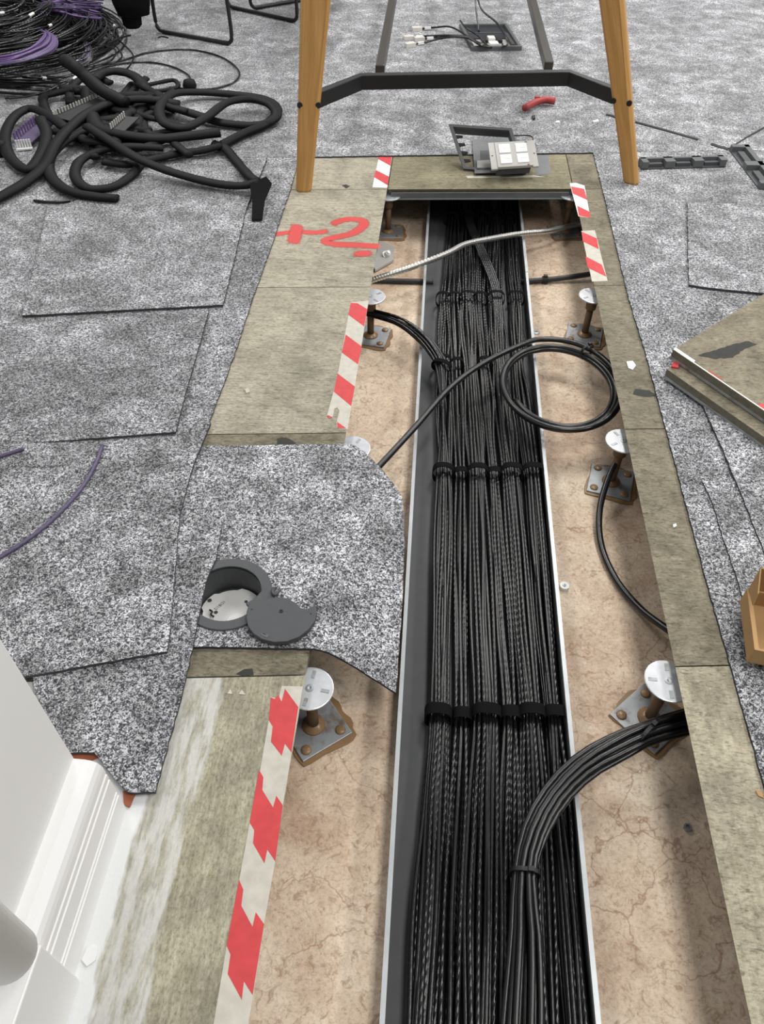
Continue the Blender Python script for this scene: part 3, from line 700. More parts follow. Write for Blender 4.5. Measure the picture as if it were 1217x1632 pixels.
def stroke(pts, w, closed_dot=None):
    """flat ribbon on the panel; v coordinate 0 in the middle, 1 at the rim"""
    path = spline(PP(pts, .0004), 30); V, Fc, UV = [], [], []
    ext0 = (path[0] - path[1]).normalized() * w; ext1 = (path[-1] - path[-2]).normalized() * w
    rows = [(path[0] + ext0, 1.0)] + [(p, 0.0) for p in path] + [(path[-1] + ext1, 1.0)]
    for i, (p, e) in enumerate(rows):
        t = (rows[min(i + 1, len(rows) - 1)][0] - rows[max(i - 1, 0)][0]).normalized(); nn = Vector((-t.y, t.x, 0))
        for s in (-1, -.5, 0, .5, 1): V.append(p + nn * s * w); UV.append((i, max(e, abs(s))))
    for i in range(len(rows) - 1):
        for k in range(4): Fc.append((i * 5 + k, i * 5 + k + 1, i * 5 + k + 6, i * 5 + k + 5))
    return V, Fc, UV
def paint_strokes(strokes, label):
    VV, FF, UU = [], [], []
    for i, (pts, w) in enumerate(strokes):
        V, Fc, UV = stroke(pts, w); n = len(VV); VV += [v + Vector((0, 0, i * .00005)) for v in V]; FF += [tuple(k + n for k in f) for f in Fc]; UU += UV
    return tag(obj('spray_lettering', VV, FF, M['spray'], pL1, uvs=UU), label)
paint_strokes([(z4([(160, 505), (270, 493), (380, 496), (440, 492)]), .016), (z4([(278, 466), (258, 545)]), .024),
               (z4([(510, 438), (560, 420), (640, 416), (685, 432), (668, 468), (600, 506), (490, 530), (448, 548), (500, 566), (620, 572), (752, 580)]), .019), (z4([(658, 624), (695, 624)]), .021)], 'red spray-painted +2. written sideways')
# bitumen smears
for poly, lab in ((Z(280, 680, 3.2026, [(515, 62), (560, 55), (612, 82), (608, 106), (512, 104)]), 'dark smear on the panel above the drooping carpet tile'),
                  (Z(300, 980, 3.38, [(255, 318), (300, 292), (345, 288), (352, 322), (300, 330)]), 'dark smear on the panel below the round outlet'),
                  ([(1012, 620), (1035, 622), (1047, 632), (1025, 632), (1008, 628)], 'dark smear on the right panel below a white chip'),
                  (z4([(548, 210), (575, 205), (600, 215), (575, 230)]), 'dark chip near the left table leg foot')):
    V, Fc = prism(jag(PP(poly, .0004), .002, .008), .0001, .0004); tag(obj('bitumen_smear', V, Fc, M['stain']), lab, 'stain')

# ------------------------------------------------------------------ round floor outlet and its lid
t = thing('floor_outlet', 'round dark grey floor outlet set in the carpet tile, half covered', 'floor outlet', (GC.x, GC.y, -.06))
V, Fc = lathe((GC.x, GC.y, 0), [(.060, -.058), (.060, .002), (.0635, .002), (.0635, .006), (.060, .0075), (.060, .0105), (.077, .0105), (.0785, .009), (.0785, .004), (.066, .003), (.066, -.060)], 48, closed=True); obj('ring', V, Fc, M['dgrey'], t, smooth=False)
V, Fc = lathe((GC.x, GC.y, 0), [(.0598, -.060), (.0598, -.056), (0, -.056)], 40); obj('cup_floor', V, Fc, M['dgrey'], t)
pl = []
for k in range(48):
    a = 2 * math.pi * k / 48; r = .052 + (.005 if int(k / 6) % 2 else 0); pl.append((GC.x + r * math.cos(a), GC.y + r * math.sin(a)))
V, Fc = prism(pl, -.055, -.050); plate = obj('white_plate', V, Fc, M['white'], t)
V, Fc = lathe((GC.x + .014, GC.y - .022, -.050), [(.020, 0), (.020, .004), (.018, .005), (0, .005)], 28); obj('socket_boss', V, Fc, M['white'], plate)
def text_obj(txt, size, loc, rot, mat, parent, name='lettering', Mx=None):
    cu = bpy.data.curves.new(name, 'FONT'); cu.body = txt; cu.size = size; cu.align_x = 'CENTER'; cu.align_y = 'CENTER'; cu.extrude = .0001; cu.resolution_u = 2
    o = bpy.data.objects.new(name, cu); COL.objects.link(o)
    dg = bpy.context.evaluated_depsgraph_get(); me = bpy.data.meshes.new_from_object(o.evaluated_get(dg)); bpy.data.objects.remove(o)
    me.materials.clear(); me.materials.append(mat)
    R3 = (Mx if Mx is not None else Matrix.Rotation(rot, 3, 'Z')); L = Vector(loc) - root_loc(parent)
    for v in me.vertices: v.co = R3 @ v.co + L
    ob = bpy.data.objects.new(name, me); link(ob, parent); return ob
lc = P(350, 965, -.0495); ang = math.atan2((P(362, 953, -.05) - P(340, 972, -.05)).y, (P(362, 953, -.05) - P(340, 972, -.05)).x)
V, Fc = box(lc, (.034, .0085, .0006), ang); tagp = obj('paper_label', V, Fc, M['tapeclean'], plate)
text_obj('1DB1/2', .0082, lc + Vector((0, 0, .0005)), ang + math.pi, M['black'], tagp)
for (u, v, r) in ((334, 957, .004), (344, 976, .0035), (392, 959, .003)):
    V, Fc = lathe(P(u, v, -.0495), [(r, 0), (r, .0006), (r * .4, .0009), (0, .0004)], 14); obj('screw_hole', V, Fc, M['dgrey'], plate)
tube('black_clip', [P(334, 972, -.045), P(338, 975, -.043), P(336, 979, -.043), P(341, 983, -.046)], .0018, M['black'], plate, seg=12, n=6)

t = thing('outlet_lid', 'dark grey round lid with a notch lying open beside the outlet', 'lid', P(448, 985, .010))
zl = lambda L: Z(305, 870, 5.795, L)
out = PP(zl([(510, 600), (505, 660), (520, 740), (570, 810), (650, 860), (760, 888), (880, 880), (990, 840), (1080, 770), (1140, 690), (1157, 610), (1140, 520), (1120, 560), (1060, 582), (1010, 572), (970, 528), (900, 488), (820, 470), (740, 478), (660, 500), (590, 515), (530, 535)]), .020)
V, Fc = prism(out, .0095, .020); obj('disc', V, Fc, M['dgrey'], t, bevel=.0012)
V, Fc = prism(PP(zl([(500, 530), (590, 478), (640, 420), (700, 380), (790, 372), (760, 400), (755, 440), (775, 470), (700, 500), (600, 530), (530, 560)]), .017), .0110, .017); obj('hinge_arm', V, Fc, M['dgrey'], t, bevel=.001)
tube('hinge_hook', [P(436, 938, .016), P(434, 944, .02), P(438, 948, .02), P(446, 940, .018)], .003, M['dgrey'], t, seg=12, n=8)
V, Fc = lathe(P(448, 974, .020), [(.0032, 0), (.0032, .0012), (.0015, .0012), (.0012, .0004), (0, .0004)], 14); obj('screw', V, Fc, M['black'], t)
for u, v in ((401, 971), (495, 978)):
    V, Fc = lathe(P(u, v, .020), [(.0014, 0), (.0014, .0004), (0, .0004)], 10); obj('hole', V, Fc, M['black'], t)
V, Fc = box(P(422, 1012, .0202), (.013, .006, .0006), -.4); lt = obj('latch', V, Fc, M['mgrey'], t)
V, Fc = box(P(421, 1010, .0207), (.006, .0016, .0004), -.4); obj('latch_slot', V, Fc, M['black'], lt)

# ------------------------------------------------------------------ rectangular floor box pulled out of the far panel, with socket plate
t = thing('floor_box_frame', 'tilted rectangular dark grey floor box frame on the far panel', 'floor box', P(775, 270, 0))
FA, FB = P(738, 270, .004), P(838, 277, .004)                      # front corners
BA, BB = P(715, 199, .105), P(817, 206, .105)                      # back corners
ex = (FB - FA); ey = (BA - FA); nz_ = ex.cross(ey).normalized()
def fq(s, tt, h=0): return FA + ex * s + ey * tt + nz_ * h
def bar(p0, p1, p2, p3, h0, h1):
    V = [fq(*p, h0) for p in (p0, p1, p2, p3)] + [fq(*p, h1) for p in (p0, p1, p2, p3)]
    return V, [(3, 2, 1, 0), (4, 5, 6, 7), (0, 1, 5, 4), (1, 2, 6, 5), (2, 3, 7, 6), (3, 0, 4, 7)]
w = .055
V, Fc = merge(bar((0, 0), (1, 0), (1, w), (0, w), -.004, .006), bar((0, 1 - w), (1, 1 - w), (1, 1), (0, 1), -.004, .006), bar((0, w), (w, w), (w, 1 - w), (0, 1 - w), -.004, .006), bar((1 - w, w), (1, w), (1, 1 - w), (1 - w, 1 - w), -.004, .006)); obj('bezel', V, Fc, M['mgrey'], t)
V, Fc = merge(bar((w, 1 - w), (1 - w, 1 - w), (1 - w, 1 - w * .6), (w, 1 - w * .6), -.045, -.004), bar((w * .6, w), (w, w), (w, 1 - w), (w * .6, 1 - w), -.020, -.004), bar((1 - w, w), (1 - w * .6, w), (1 - w * .6, 1 - w), (1 - w, 1 - w), -.040, -.004)); obj('inner_walls', V, Fc, M['dgrey'], t)
V, Fc = bar((0, -.01), (1.0, -.01), (1.0, .03), (0, .03), -.030, -.004); obj('front_skirt', V, Fc, M['dgrey'], t)
for k in range(4):
    V, Fc = bar((w, .18 + k * .18), (.17, .22 + k * .18), (.17, .26 + k * .18), (w, .26 + k * .18), -.012, -.006); obj('clip_tooth', V, Fc, M['black'], t)
# the cut-out in the panel and what lies in it
t = thing('floor_box_recess', 'grey back box seen in the panel cut-out below the tilted frame', 'back box', P(775, 265, 0))
V, Fc = prism(PP([(752, 222), (822, 218), (842, 274), (756, 276)], .010), .0085, .010); obj('mounting_sheet', V, Fc, M['steel'], t)
V, Fc = prism(PP([(765, 240), (800, 238), (800, 262), (766, 264)], .012), .010, .012); obj('back_plate', V, Fc, M['dgrey'], t)
V, Fc = prism(PP([(760, 256), (790, 254), (790, 266), (760, 267)], .016), .012, .016); obj('terminal', V, Fc, M['lgrey'], t)
V, Fc = prism(PP([(742, 280), (850, 279), (868, 282), (745, 284)], .0006), .0001, .0006); tag(obj('adhesive_line', V, Fc, M['tapewhite']), 'pale adhesive line in front of the floor box frame', 'adhesive')
V, Fc = prism(PP([(850, 248), (873, 246), (878, 276), (853, 280)], .0006), .0001, .0006); tag(obj('tape_residue', V, Fc, M['steel']), 'grey residue patch right of the socket plate', 'residue')
tube_pts = PP([(818, 216), (842, 216), (848, 219), (849, 226)], .03)
tag(tube('wire_bail', tube_pts, .0022, M['black'], seg=20, n=6), 'thin black wire bail behind the socket plate', 'wire')
t = thing('socket_plate', 'light grey plate with four white data sockets resting on the frame', 'socket plate', P(818, 260, .05))
SA, SB, SC, SD = P(783, 271, .045), P(858, 266, .040), P(853, 223, .075), P(777, 229, .080)
sx, sy = SB - SA, SD - SA; sn = sx.cross(sy).normalized()
def sp(a, b, h=0): return SA + sx * a + sy * b + sn * h
def sbox(a0, a1, b0, b1, h0, h1):
    q = [(a0, b0), (a1, b0), (a1, b1), (a0, b1)]
    return [sp(*p, h0) for p in q] + [sp(*p, h1) for p in q], [(3, 2, 1, 0), (4, 5, 6, 7), (0, 1, 5, 4), (1, 2, 6, 5), (2, 3, 7, 6), (3, 0, 4, 7)]
V, Fc = merge(sbox(0, .13, 0, 1, -.003, .003), sbox(.13, .88, .03, .97, -.003, .006), sbox(.88, 1, 0, 1, -.003, .003)); obj('plate', V, Fc, M['lgrey'], t)
V, Fc = sbox(.15, .86, .08, .92, -.030, -.003); obj('rear_housing', V, Fc, M['dgrey'], t)
for a in (.20, .56):
    for b in (.14, .54):
        V, Fc = sbox(a, a + .24, b, b + .33, .006, .0085); m = obj('data_socket', V, Fc, M['white'], t)
        V, Fc = sbox(a + .08, a + .21, b + .16, b + .29, .0085, .0095); obj('shutter', V, Fc, M['tapeclean'], m)
for a in (.05, .95):
    V, Fc = lathe(sp(a, .5, .003), [(.003, 0), (.003, .0006), (0, .0006)], 10); obj('screw_hole', V, Fc, M['black'], t)
V, Fc = lathe(sp(.80, .92, .006), [(.004, 0), (.004, .0008), (0, .0008)], 10); obj('marker_dot', V, Fc, m_plain('green_dot', (.03, .16, .10)), t)
V, Fc = lathe(sp(.78, .06, .006), [(.004, 0), (.004, .0008), (0, .0008)], 10); obj('marker_dot', V, Fc, M['redplastic'], t)

# ------------------------------------------------------------------ far floor box with patch leads
A2, B2, C2 = P(751, 79, .012), P(831, 78, .012), P(826, 46, .012)
t = thing('recessed_floor_box', 'open recessed floor box with black leads under the table', 'floor box', (A2 + B2) / 2)
e1 = (B2 - A2); e2 = Vector((-e1.y, e1.x, 0)).normalized() * .36
def q2(a, b, zz): p = A2 + e1 * a + e2 * b; return Vector((p.x, p.y, zz))
def b2(a0, a1, b0, b1, z0, z1):
    q = [(a0, b0), (a1, b0), (a1, b1), (a0, b1)]
    return [q2(*p, z0) for p in q] + [q2(*p, z1) for p in q], [(3, 2, 1, 0), (4, 5, 6, 7), (0, 1, 5, 4), (1, 2, 6, 5), (2, 3, 7, 6), (3, 0, 4, 7)]
V, Fc = merge(b2(0, 1, 0, .05, .005, .022), b2(0, 1, .95, 1, .005, .022), b2(0, .06, .05, .95, .005, .022), b2(.94, 1, .05, .95, .005, .022)); obj('frame', V, Fc, M['mgrey'], t)
V, Fc = b2(.06, .94, .05, .45, .0055, .0075); obj('interior', V, Fc, M['lgrey'], t)
V, Fc = b2(.06, .94, .45, .95, .0055, .012); obj('dark_recess', V, Fc, m_plain('navy_plastic', (.016, .020, .027)), t)
V, Fc = b2(.10, .90, .66, .70, .012, .0135); obj('recess_rail', V, Fc, M['dgrey'], t)
V, Fc = b2(.40, .58, .12, .24, .0075, .022); sk = obj('white_socket', V, Fc, M['white'], t)
V, Fc = b2(.42, .56, .30, .42, .0075, .026); obj('white_socket', V, Fc, M['white'], t)
V, Fc = b2(.30, .40, .28, .44, .0075, .020); obj('black_block', V, Fc, M['black'], t)
V, Fc = b2(.60, .70, .28, .44, .0075, .020); obj('black_block', V, Fc, M['black'], t)
V, Fc = b2(.84, .90, .12, .6, .0075, .020); obj('side_clip', V, Fc, M['dgrey'], t)
def lead(pts, label, end=None):
    o = tag(tube('patch_lead', pts, .0042, M['cable_a'], seg=36, n=7), label, 'cable', 'patch leads of the far floor box')
    if end:
        a = Vector(pts[0]); d = (a - Vector(pts[1])).normalized(); ang = math.atan2(d.y, d.x)
        V, Fc = box(a + d * .012, (.045, .026, .018), ang); obj('connector', V, Fc, M['clear'], o)
        V, Fc = box(Vector(pts[1]).lerp(a, .4), (.03, .010, .010), ang); obj('white_sleeve', V, Fc, M['white'], o)
    return o
for i, (s, m1) in enumerate((((668, 46), (705, 43)), ((655, 60), (700, 56)), ((672, 62), (705, 57)), ((657, 71), (700, 60)))):
    lead([P(s[0], s[1], .012), P(s[0] + 22, s[1] - 2 - (2 if i == 3 else 0), .014), P(m1[0] + 12, m1[1], .030 if i else .035), P(745, 58 + i, .040), P(765, 69 + i, .032), P(783, 76, .018)], ['top', 'left', 'middle', 'lowest'][i] + ' black patch lead with a clear connector beside the far floor box', True)
lead([P(733, 33, .05), P(742, 44, .05), P(760, 56, .04), P(776, 72, .02)], 'short black patch lead loop beside the far floor box')
lead([P(757, -12, .12), P(758, 10, .08), P(761, 35, .04), P(763, 50, .015)], 'straight black lead dropping into the far floor box')
lead([P(758, -12, .14), P(768, 16, .09), P(790, 35, .07), P(806, 60, .05), P(809, 70, .035), P(803, 74, .03), P(800, 70, .02)], 'hooked black lead hanging down into the far floor box')

# ------------------------------------------------------------------ table
fl_, fr_ = P(484, 303, 0), P(1006, 291, CT)
tl_ = P(503, 0, .50); tr_ = P(975, 0, .50)
t = thing('table_frame', 'wooden-legged table frame with a black bent stretcher straddling the trench end', 'table', ((fl_ + fr_) / 2).to_2d().to_3d())
LUV = []
def leg(foot, top, w0, w1, d0, d1, rotz):
    ax = (top - foot) / (top.z - foot.z); V = []; levels = [foot.z, foot.z + .006, .25, .5, .735]; LUV.clear()
    for i, zz in enumerate(levels):
        f = (zz - foot.z) / .72; c = foot + ax * (zz - foot.z); w = w0 + (w1 - w0) * f; d = d0 + (d1 - d0) * f
        if i == 0: w *= .86; d *= .86
        ch = .009
        for x, y in ((-w / 2 + ch, -d / 2), (w / 2 - ch, -d / 2), (w / 2, -d / 2 + ch), (w / 2, d / 2 - ch), (w / 2 - ch, d / 2), (-w / 2 + ch, d / 2), (-w / 2, d / 2 - ch), (-w / 2, -d / 2 + ch)):
            V.append(c + Matrix.Rotation(rotz, 3, 'Z') @ Vector((x, y, 0))); LUV.append((len(LUV) % 8 * .028, zz))
    Fc = [tuple(range(7, -1, -1)), tuple(range(32, 40))]
    for i in range(4):
        for k in range(8): Fc.append((i * 8 + k, i * 8 + (k + 1) % 8, (i + 1) * 8 + (k + 1) % 8, (i + 1) * 8 + k))
    return V, Fc
Vl, Fl = leg(fl_, tl_, .050, .100, .036, .046, .10); l1 = obj('leg', Vl, Fl, M['wood'], t, uvs=list(LUV))
Vr, Fr = leg(fr_, tr_, .048, .082, .036, .046, -.35); l2 = obj('leg', Vr, Fr, M['wood'], t, uvs=list(LUV))
LY = 2.9
for Vx, Fx in ((Vl, Fl), (Vr, Fr)): obj('leg', [Vector((v.x, 2 * (fl_.y + fr_.y) / 2 + LY - v.y, v.z)) for v in Vx], Fx, M['wood'], t, uvs=list(LUV))
zs = .252
def lerp_leg(f, tp, z): return f + (tp - f) * ((z - f.z) / (tp.z - f.z))
pa = lerp_leg(fl_, tl_, zs) + Vector((.026, .004, 0)); pd = lerp_leg(fr_, tr_, zs) + Vector((-.026, .010, 0)); pb = P(577, 131, zs); pc = P(905, 125, zs)
path = [pa, pb, pc, pd]
Vs, Fs = [], []
for i, p in enumerate(path):
    d = (path[min(i + 1, 3)] - path[max(i - 1, 0)]); d.z = 0; nn = Vector((-d.y, d.x, 0)).normalized()
    for o_, dz in ((-.003, -.022), (.003, -.022), (.003, .018), (-.003, .018)): Vs.append(p + nn * o_ + Vector((0, 0, dz)))
for i in range(3):
    for k in range(4): Fs.append((i * 4 + k, i * 4 + (k + 1) % 4, i * 4 + 4 + (k + 1) % 4, i * 4 + 4 + k))
Fs += [(3, 2, 1, 0), (12, 13, 14, 15)]
v2, f2 = [], []
for i, p in enumerate(path):                         # folded lip along the top
    d = (path[min(i + 1, 3)] - path[max(i - 1, 0)]); nn = Vector((-d.y, d.x, 0)).normalized()
    for o_, dz in ((-.001, .015), (.026, .015), (.026, .019), (-.001, .019)): v2.append(p + nn * o_ + Vector((0, 0, dz)))
f2 = list(Fs)
Vs, Fs = merge((Vs, Fs), (v2, f2)); obj('stretcher', Vs, Fs, M['black_metal'], t)
for lg, side, px, py in ((0, -1, 481, 154), (0, 1, 509, 158), (1, -1, 973, 143), (1, 1, 1003, 143)):
    f, tp = ((fl_, tl_), (fr_, tr_))[lg]; zz = .245; c = lerp_leg(f, tp, zz); w = (.067, .060)[lg] / 2
    rz = (.10, -.35)[lg]; off = Matrix.Rotation(rz, 3, 'Z') @ Vector((side * (w - .006), -.0195, 0))
    V, Fc = lathe(c + off, [(0, -.006), (.0085, -.006), (.0085, .0005), (.007, .001), (0, .001)], 14, Matrix.Rotation(rz, 3, 'Z') @ Matrix.Rotation(math.pi / 2, 3, 'X')); obj('bolt_cap', V, Fc, M['black'], t)
for (u, v), (u2, v2_) in (((605, 112), (628, -14)), ((874, 106), (843, -14))):
    a = P(u, v, zs); b = P(u2, v2_, zs); d = (b - a).normalized()
    V, Fc = box((a + d * 1.15), (.030, 2.3, .030), math.atan2(d.y, d.x) - math.pi / 2); obj('rail', V, Fc, M['tube'], t, bevel=.003)
for f0, f1 in ((0, 1), (2, 3)):
    a = lerp_leg(fl_, tl_, .715); b = lerp_leg(fr_, tr_, .715)
    if f0: a, b = [Vector((p.x, fl_.y + fr_.y + LY - p.y, p.z)) for p in (a, b)]
    d = b - a; V, Fc = box((a + b) / 2, (d.length, .03, .05), math.atan2(d.y, d.x)); obj('top_rail', V, Fc, M['black_metal'], t, bevel=.002)
for f, tp_ in ((fl_, tl_), (fr_, tr_)):
    a = lerp_leg(f, tp_, .715); b = Vector((a.x, fl_.y + fr_.y + LY - a.y, a.z)); d = b - a; V, Fc = box((a + b) / 2, (.03, d.length, .05), math.atan2(d.y, d.x) - math.pi / 2); obj('top_rail', V, Fc, M['black_metal'], t, bevel=.002)

# ------------------------------------------------------------------ chairs
def chair(rails, label, up, seatdir):
    c = sum((Vector(p) for r in rails for p in r), Vector()) / (2 * len(rails))
    t = thing('sled_chair', label, 'chair', (c.x, c.y, CT), 'black sled-base chairs')
    for (a, b) in rails:
        a, b = Vector(a), Vector(b); a.z = b.z = CT + .010; d = (b - a).normalized(); h = Vector((0, 0, .44))
        pts = [a + h + d * .02, a + Vector((0, 0, .2)) + d * .006, a + Vector((0, 0, .035)), a + d * .012 + Vector((0, 0, .006)), a + d * .04, a.lerp(b, .5), b - d * .04, b - d * .012 + Vector((0, 0, .006)), b + Vector((0, 0, .035)), b + Vector((0, 0, .2)) - d * .006, b + h - d * .02]
        obj('sled_leg', *tube_geo(spline(pts, 60), .0085, 8)[:2], M['black_metal'], t, smooth=True)
        for k in (.12, .90):
            V, Fc = box(a.lerp(b, k) - Vector((0, 0, .006)), (.035, .013, .010), math.atan2(d.y, d.x)); obj('glide', V, Fc, M['black'], t)
    a, b = Vector(rails[0][0]), Vector(rails[0][1]); e, f = Vector(rails[1][0]), Vector(rails[1][1])
    V, Fc = prism([a, b, f, e], .44, .465); obj('seat', V, Fc, M['fabric'], t, bevel=.008)
    V = [a + Vector((0, 0, .55)), e + Vector((0, 0, .55)), e + Vector((0, 0, .82)), a + Vector((0, 0, .82))]; d = (b - a).normalized() * .02
    V = V + [v + d for v in V]; obj('backrest', V, [(3, 2, 1, 0), (4, 5, 6, 7), (0, 1, 5, 4), (1, 2, 6, 5), (2, 3, 7, 6), (3, 0, 4, 7)], M['fabric'], t, bevel=.006)
    for p in (a, e):
        obj('back_post', *tube_geo([p + Vector((0, 0, .44)), p + Vector((0, 0, .80))], .0065, 8)[:2], M['black_metal'], t, smooth=True)
chair([(P(251, 52, CT), P(371, 74, CT)), (P(363, 13, CT), P(474, 38, CT))], 'black sled-base chair next to the hanging black jacket', None, None)
chair([(P(400, 17, CT), P(500, 0, CT)), (P(380, -28, CT), P(470, -38, CT))], 'black sled-base chair farther back behind the first chair', None, None)
t = thing('hanging_jacket', 'black jacket sleeve hanging beside the chair above the carpet', 'jacket', P(210, 60, 0).to_2d().to_3d())
js = P(212, 44, .055)
rows = [(.0, .030, .026), (.012, .042, .034), (.045, .044, .036), (.052, .070, .05), (.10, .085, .06), (.20, .090, .065), (.33, .10, .07), (.5, .10, .07)]
V = []
for i, (h, rx, ry) in enumerate(rows):
    for k in range(20):
        a = 2 * math.pi * k / 20; w = 1 + .09 * noise.noise(Vector((math.cos(a) * 2, math.sin(a) * 2, h * 9)))
        V.append(js + Vector((rx * w * math.cos(a) + (.012 if i > 2 else 0), ry * w * math.sin(a), h)))
Fc = [tuple(range(19, -1, -1)), tuple(range((len(rows) - 1) * 20, len(rows) * 20))]
cuff = [f for j in range(2) for f in [(j * 20 + k, j * 20 + (k + 1) % 20, j * 20 + 20 + (k + 1) % 20, j * 20 + 20 + k) for k in range(20)]]
slv = [f for j in range(2, len(rows) - 1) for f in [(j * 20 + k, j * 20 + (k + 1) % 20, j * 20 + 20 + (k + 1) % 20, j * 20 + 20 + k) for k in range(20)]]
obj('sleeve', V, slv + [Fc[1]], M['fabric'], t, smooth=True); obj('cuff', V, cuff + [Fc[0]], M['fabric'], t, smooth=True)

# ------------------------------------------------------------------ pile of cut cables in the far left corner
pc0 = P(-20, 70, 0); pile_c = Vector((pc0.x, pc0.y, 0))
def arc(c, r0, a0, a1, z0, z1, ell=1.0, rot=0.0, n=18, jit=.012):
    pts = []
    for k in range(n):
        s = k / (n - 1); a = a0 + (a1 - a0) * s; rr = r0 * (1 + jit * 4 * noise.noise(Vector((a * .8, r0 * 13, z0 * 40))))
        x, y = rr * math.cos(a), rr * math.sin(a) * ell
        pts.append(Vector((c.x + x * math.cos(rot) - y * math.sin(rot), c.y + x * math.sin(rot) + y * math.cos(rot), z0 + (z1 - z0) * s + .01 * math.sin(3 * a + r0 * 50))))
    return pts
def pile_cable(pts, mat, label, group, lab=None, r=.0038):
    o = add_cable(pts, label, group, r=r, mat=mat, seg=34, n=6)
    for s in (lab or []):
        sp_ = spline(pts, 60); i = min(57, int(s * 59)); a, b = sp_[i], sp_[i + 1]; d = (b - a).normalized()
        V, Fc, _ = tube_geo([a, a + d * random.choice((.02, .028))], r * 1.5, 6); obj('white_label', V, Fc, M['white'], o)
    return o
LB = 'black cut cable curled in the big heap at upper left'; GB = 'black cables in the heap'
for i in range(120):
    s = i / 120; r0 = random.uniform(.14, .60); top = 1 - (r0 - .20) / .40
    z0 = .012 + random.random() * (.03 + .15 * top)
    a0 = random.uniform(-math.pi, math.pi); a1 = a0 + random.uniform(2.6, 5.6)
    c = pile_c + Vector((random.uniform(-.06, .06), random.uniform(-.06, .06), 0))
    lab = [random.uniform(.1, .9)] if i % 2 == 0 else None
    pile_cable(arc(c, r0, a0, a1, z0, max(.012, z0 + random.uniform(-.02, .02)), .92 + random.uniform(-.06, .06)), random.choice((M['cable_a'], M['cable_b'])), LB, GB, lab)
LBF = 'black cable at the front of the heap, lying low towards the sleeving pile'
for i in range(16):
    y = 118 + i * 2.0
    pile_cable([P(-60, y - 4 + random.uniform(-3, 3), .01 + .004 * (16 - i)), P(0, y + random.uniform(-3, 3), .012 + .004 * (16 - i)), P(60, y + 4 + random.uniform(-4, 2), .012 + .003 * (16 - i)), P(105 - i, y + 2 + random.uniform(-5, 2), .012), P(150 - i * 3, y - 10 - random.uniform(0, 8), .012)],
               random.choice((M['cable_a'], M['cable_b'])), LBF, 'front cables of the heap', [random.random()] if i % 3 == 0 else None)
LP = 'purple cable lying across the top of the black cable heap'
for i in range(22):
    a = i / 21; dz = random.uniform(-.015, .02)
    pile_cable([P(-30, 92 + 14 * a + random.uniform(-2, 2), .10 + dz), P(10, 90 + 12 * a + random.uniform(-2, 2), .13 + dz), P(45, 78 + 20 * a + random.uniform(-3, 3), .14 + dz), P(66 + 20 * a, 62 + 18 * a, .13 + dz), P(70 + 18 * a, 48 + 12 * a + random.uniform(-3, 3), .10 + dz), P(52 + 10 * a, 46 + 8 * a, .07)],
               random.choice((M['purple'], M['purple'], M['purple_dark'])), LP, 'purple cables on top of the heap')
LP2 = 'purple cable tail fanning out behind the black cable heap'
for i in range(30):
    a = i / 29; e = random.uniform(-10, 14)
    pile_cable([P(60, 8 + 12 * a, .10), P(92 + random.uniform(-4, 4), -6 + 24 * a, .11 + random.uniform(-.02, .03)), P(120, -2 + 26 * a + random.uniform(-3, 3), .08 + random.uniform(0, .04)), P(152 + e, 2 + 28 * a + random.uniform(-3, 3), .03 + random.uniform(0, .05))],
               random.choice((M['purple'], M['purple'], M['purple_dark'])), LP2, 'purple cable tails')
LP3 = 'dull purple cable looping down the front right of the heap'
for i in range(12):
    a = i / 11
    pile_cable([P(96, 52 + 3 * a, .07), P(118 + 6 * a, 56 + 2 * a, .06), P(136 + 8 * a, 70 + 4 * a, .045), P(132 + 14 * a, 90 + 6 * a, .03), P(112 + 10 * a, 102 + 8 * a, .015)], random.choice((M['purple_dark'], M['cable_a'])), LP3, 'looping cables at the heap front')
for i, (pts, lab) in enumerate(((Z(0, 0, 4.68, [(430, 120), (600, 150), (780, 230), (920, 330), (995, 420), (960, 500), (920, 530)]), 'long black cable sweeping off the right of the heap'),
                 (Z(0, 0, 4.68, [(440, 180), (640, 190), (780, 260), (870, 350), (910, 420), (850, 470), (760, 480)]), 'black cable looping just inside the outermost one'),
                 (Z(0, 0, 4.68, [(560, 250), (700, 330), (790, 350), (860, 370), (830, 450), (700, 490)]), 'black cable forming a small loop at the heap edge'))):
    tag(pile_cable(PP(pts, .016 + .008 * i), M['cable_a'], lab, None), lab)
add_cable(PP([(120, 118), (160, 105), (200, 95), (240, 83), (300, 79), (350, 90), (380, 112), (374, 130), (340, 141), (300, 141), (270, 139)], CT + .005), 'thin black cable making a wide loop on open carpet', None, r=.0036, mat=M['cable_a'], seg=60)
add_cable(PP([(130, 120), (180, 104), (230, 99), (270, 105), (298, 118), (304, 130), (298, 138)], CT + .005), 'thin black cable in a smaller loop inside the wide one', None, r=.0036, mat=M['cable_a'], seg=50)
for i, pts in enumerate(([(110, 18), (150, 20), (176, 22)], [(110, 34), (150, 35), (173, 36)], [(135, 65), (160, 55), (190, 43)], [(160, 75), (185, 63), (208, 56)], [(8, 157), (40, 154), (75, 145), (95, 135)])):
    add_cable(PP(pts, CT + .02), ['straight black cable end sticking out at the heap top', 'straight black cable end below the purple fan', 'black cable end pointing towards the jacket', 'black cable end pointing towards the chair leg', 'black cable end on the carpet in front of the heap'][i], None, mat=M['cable_a'], seg=14)
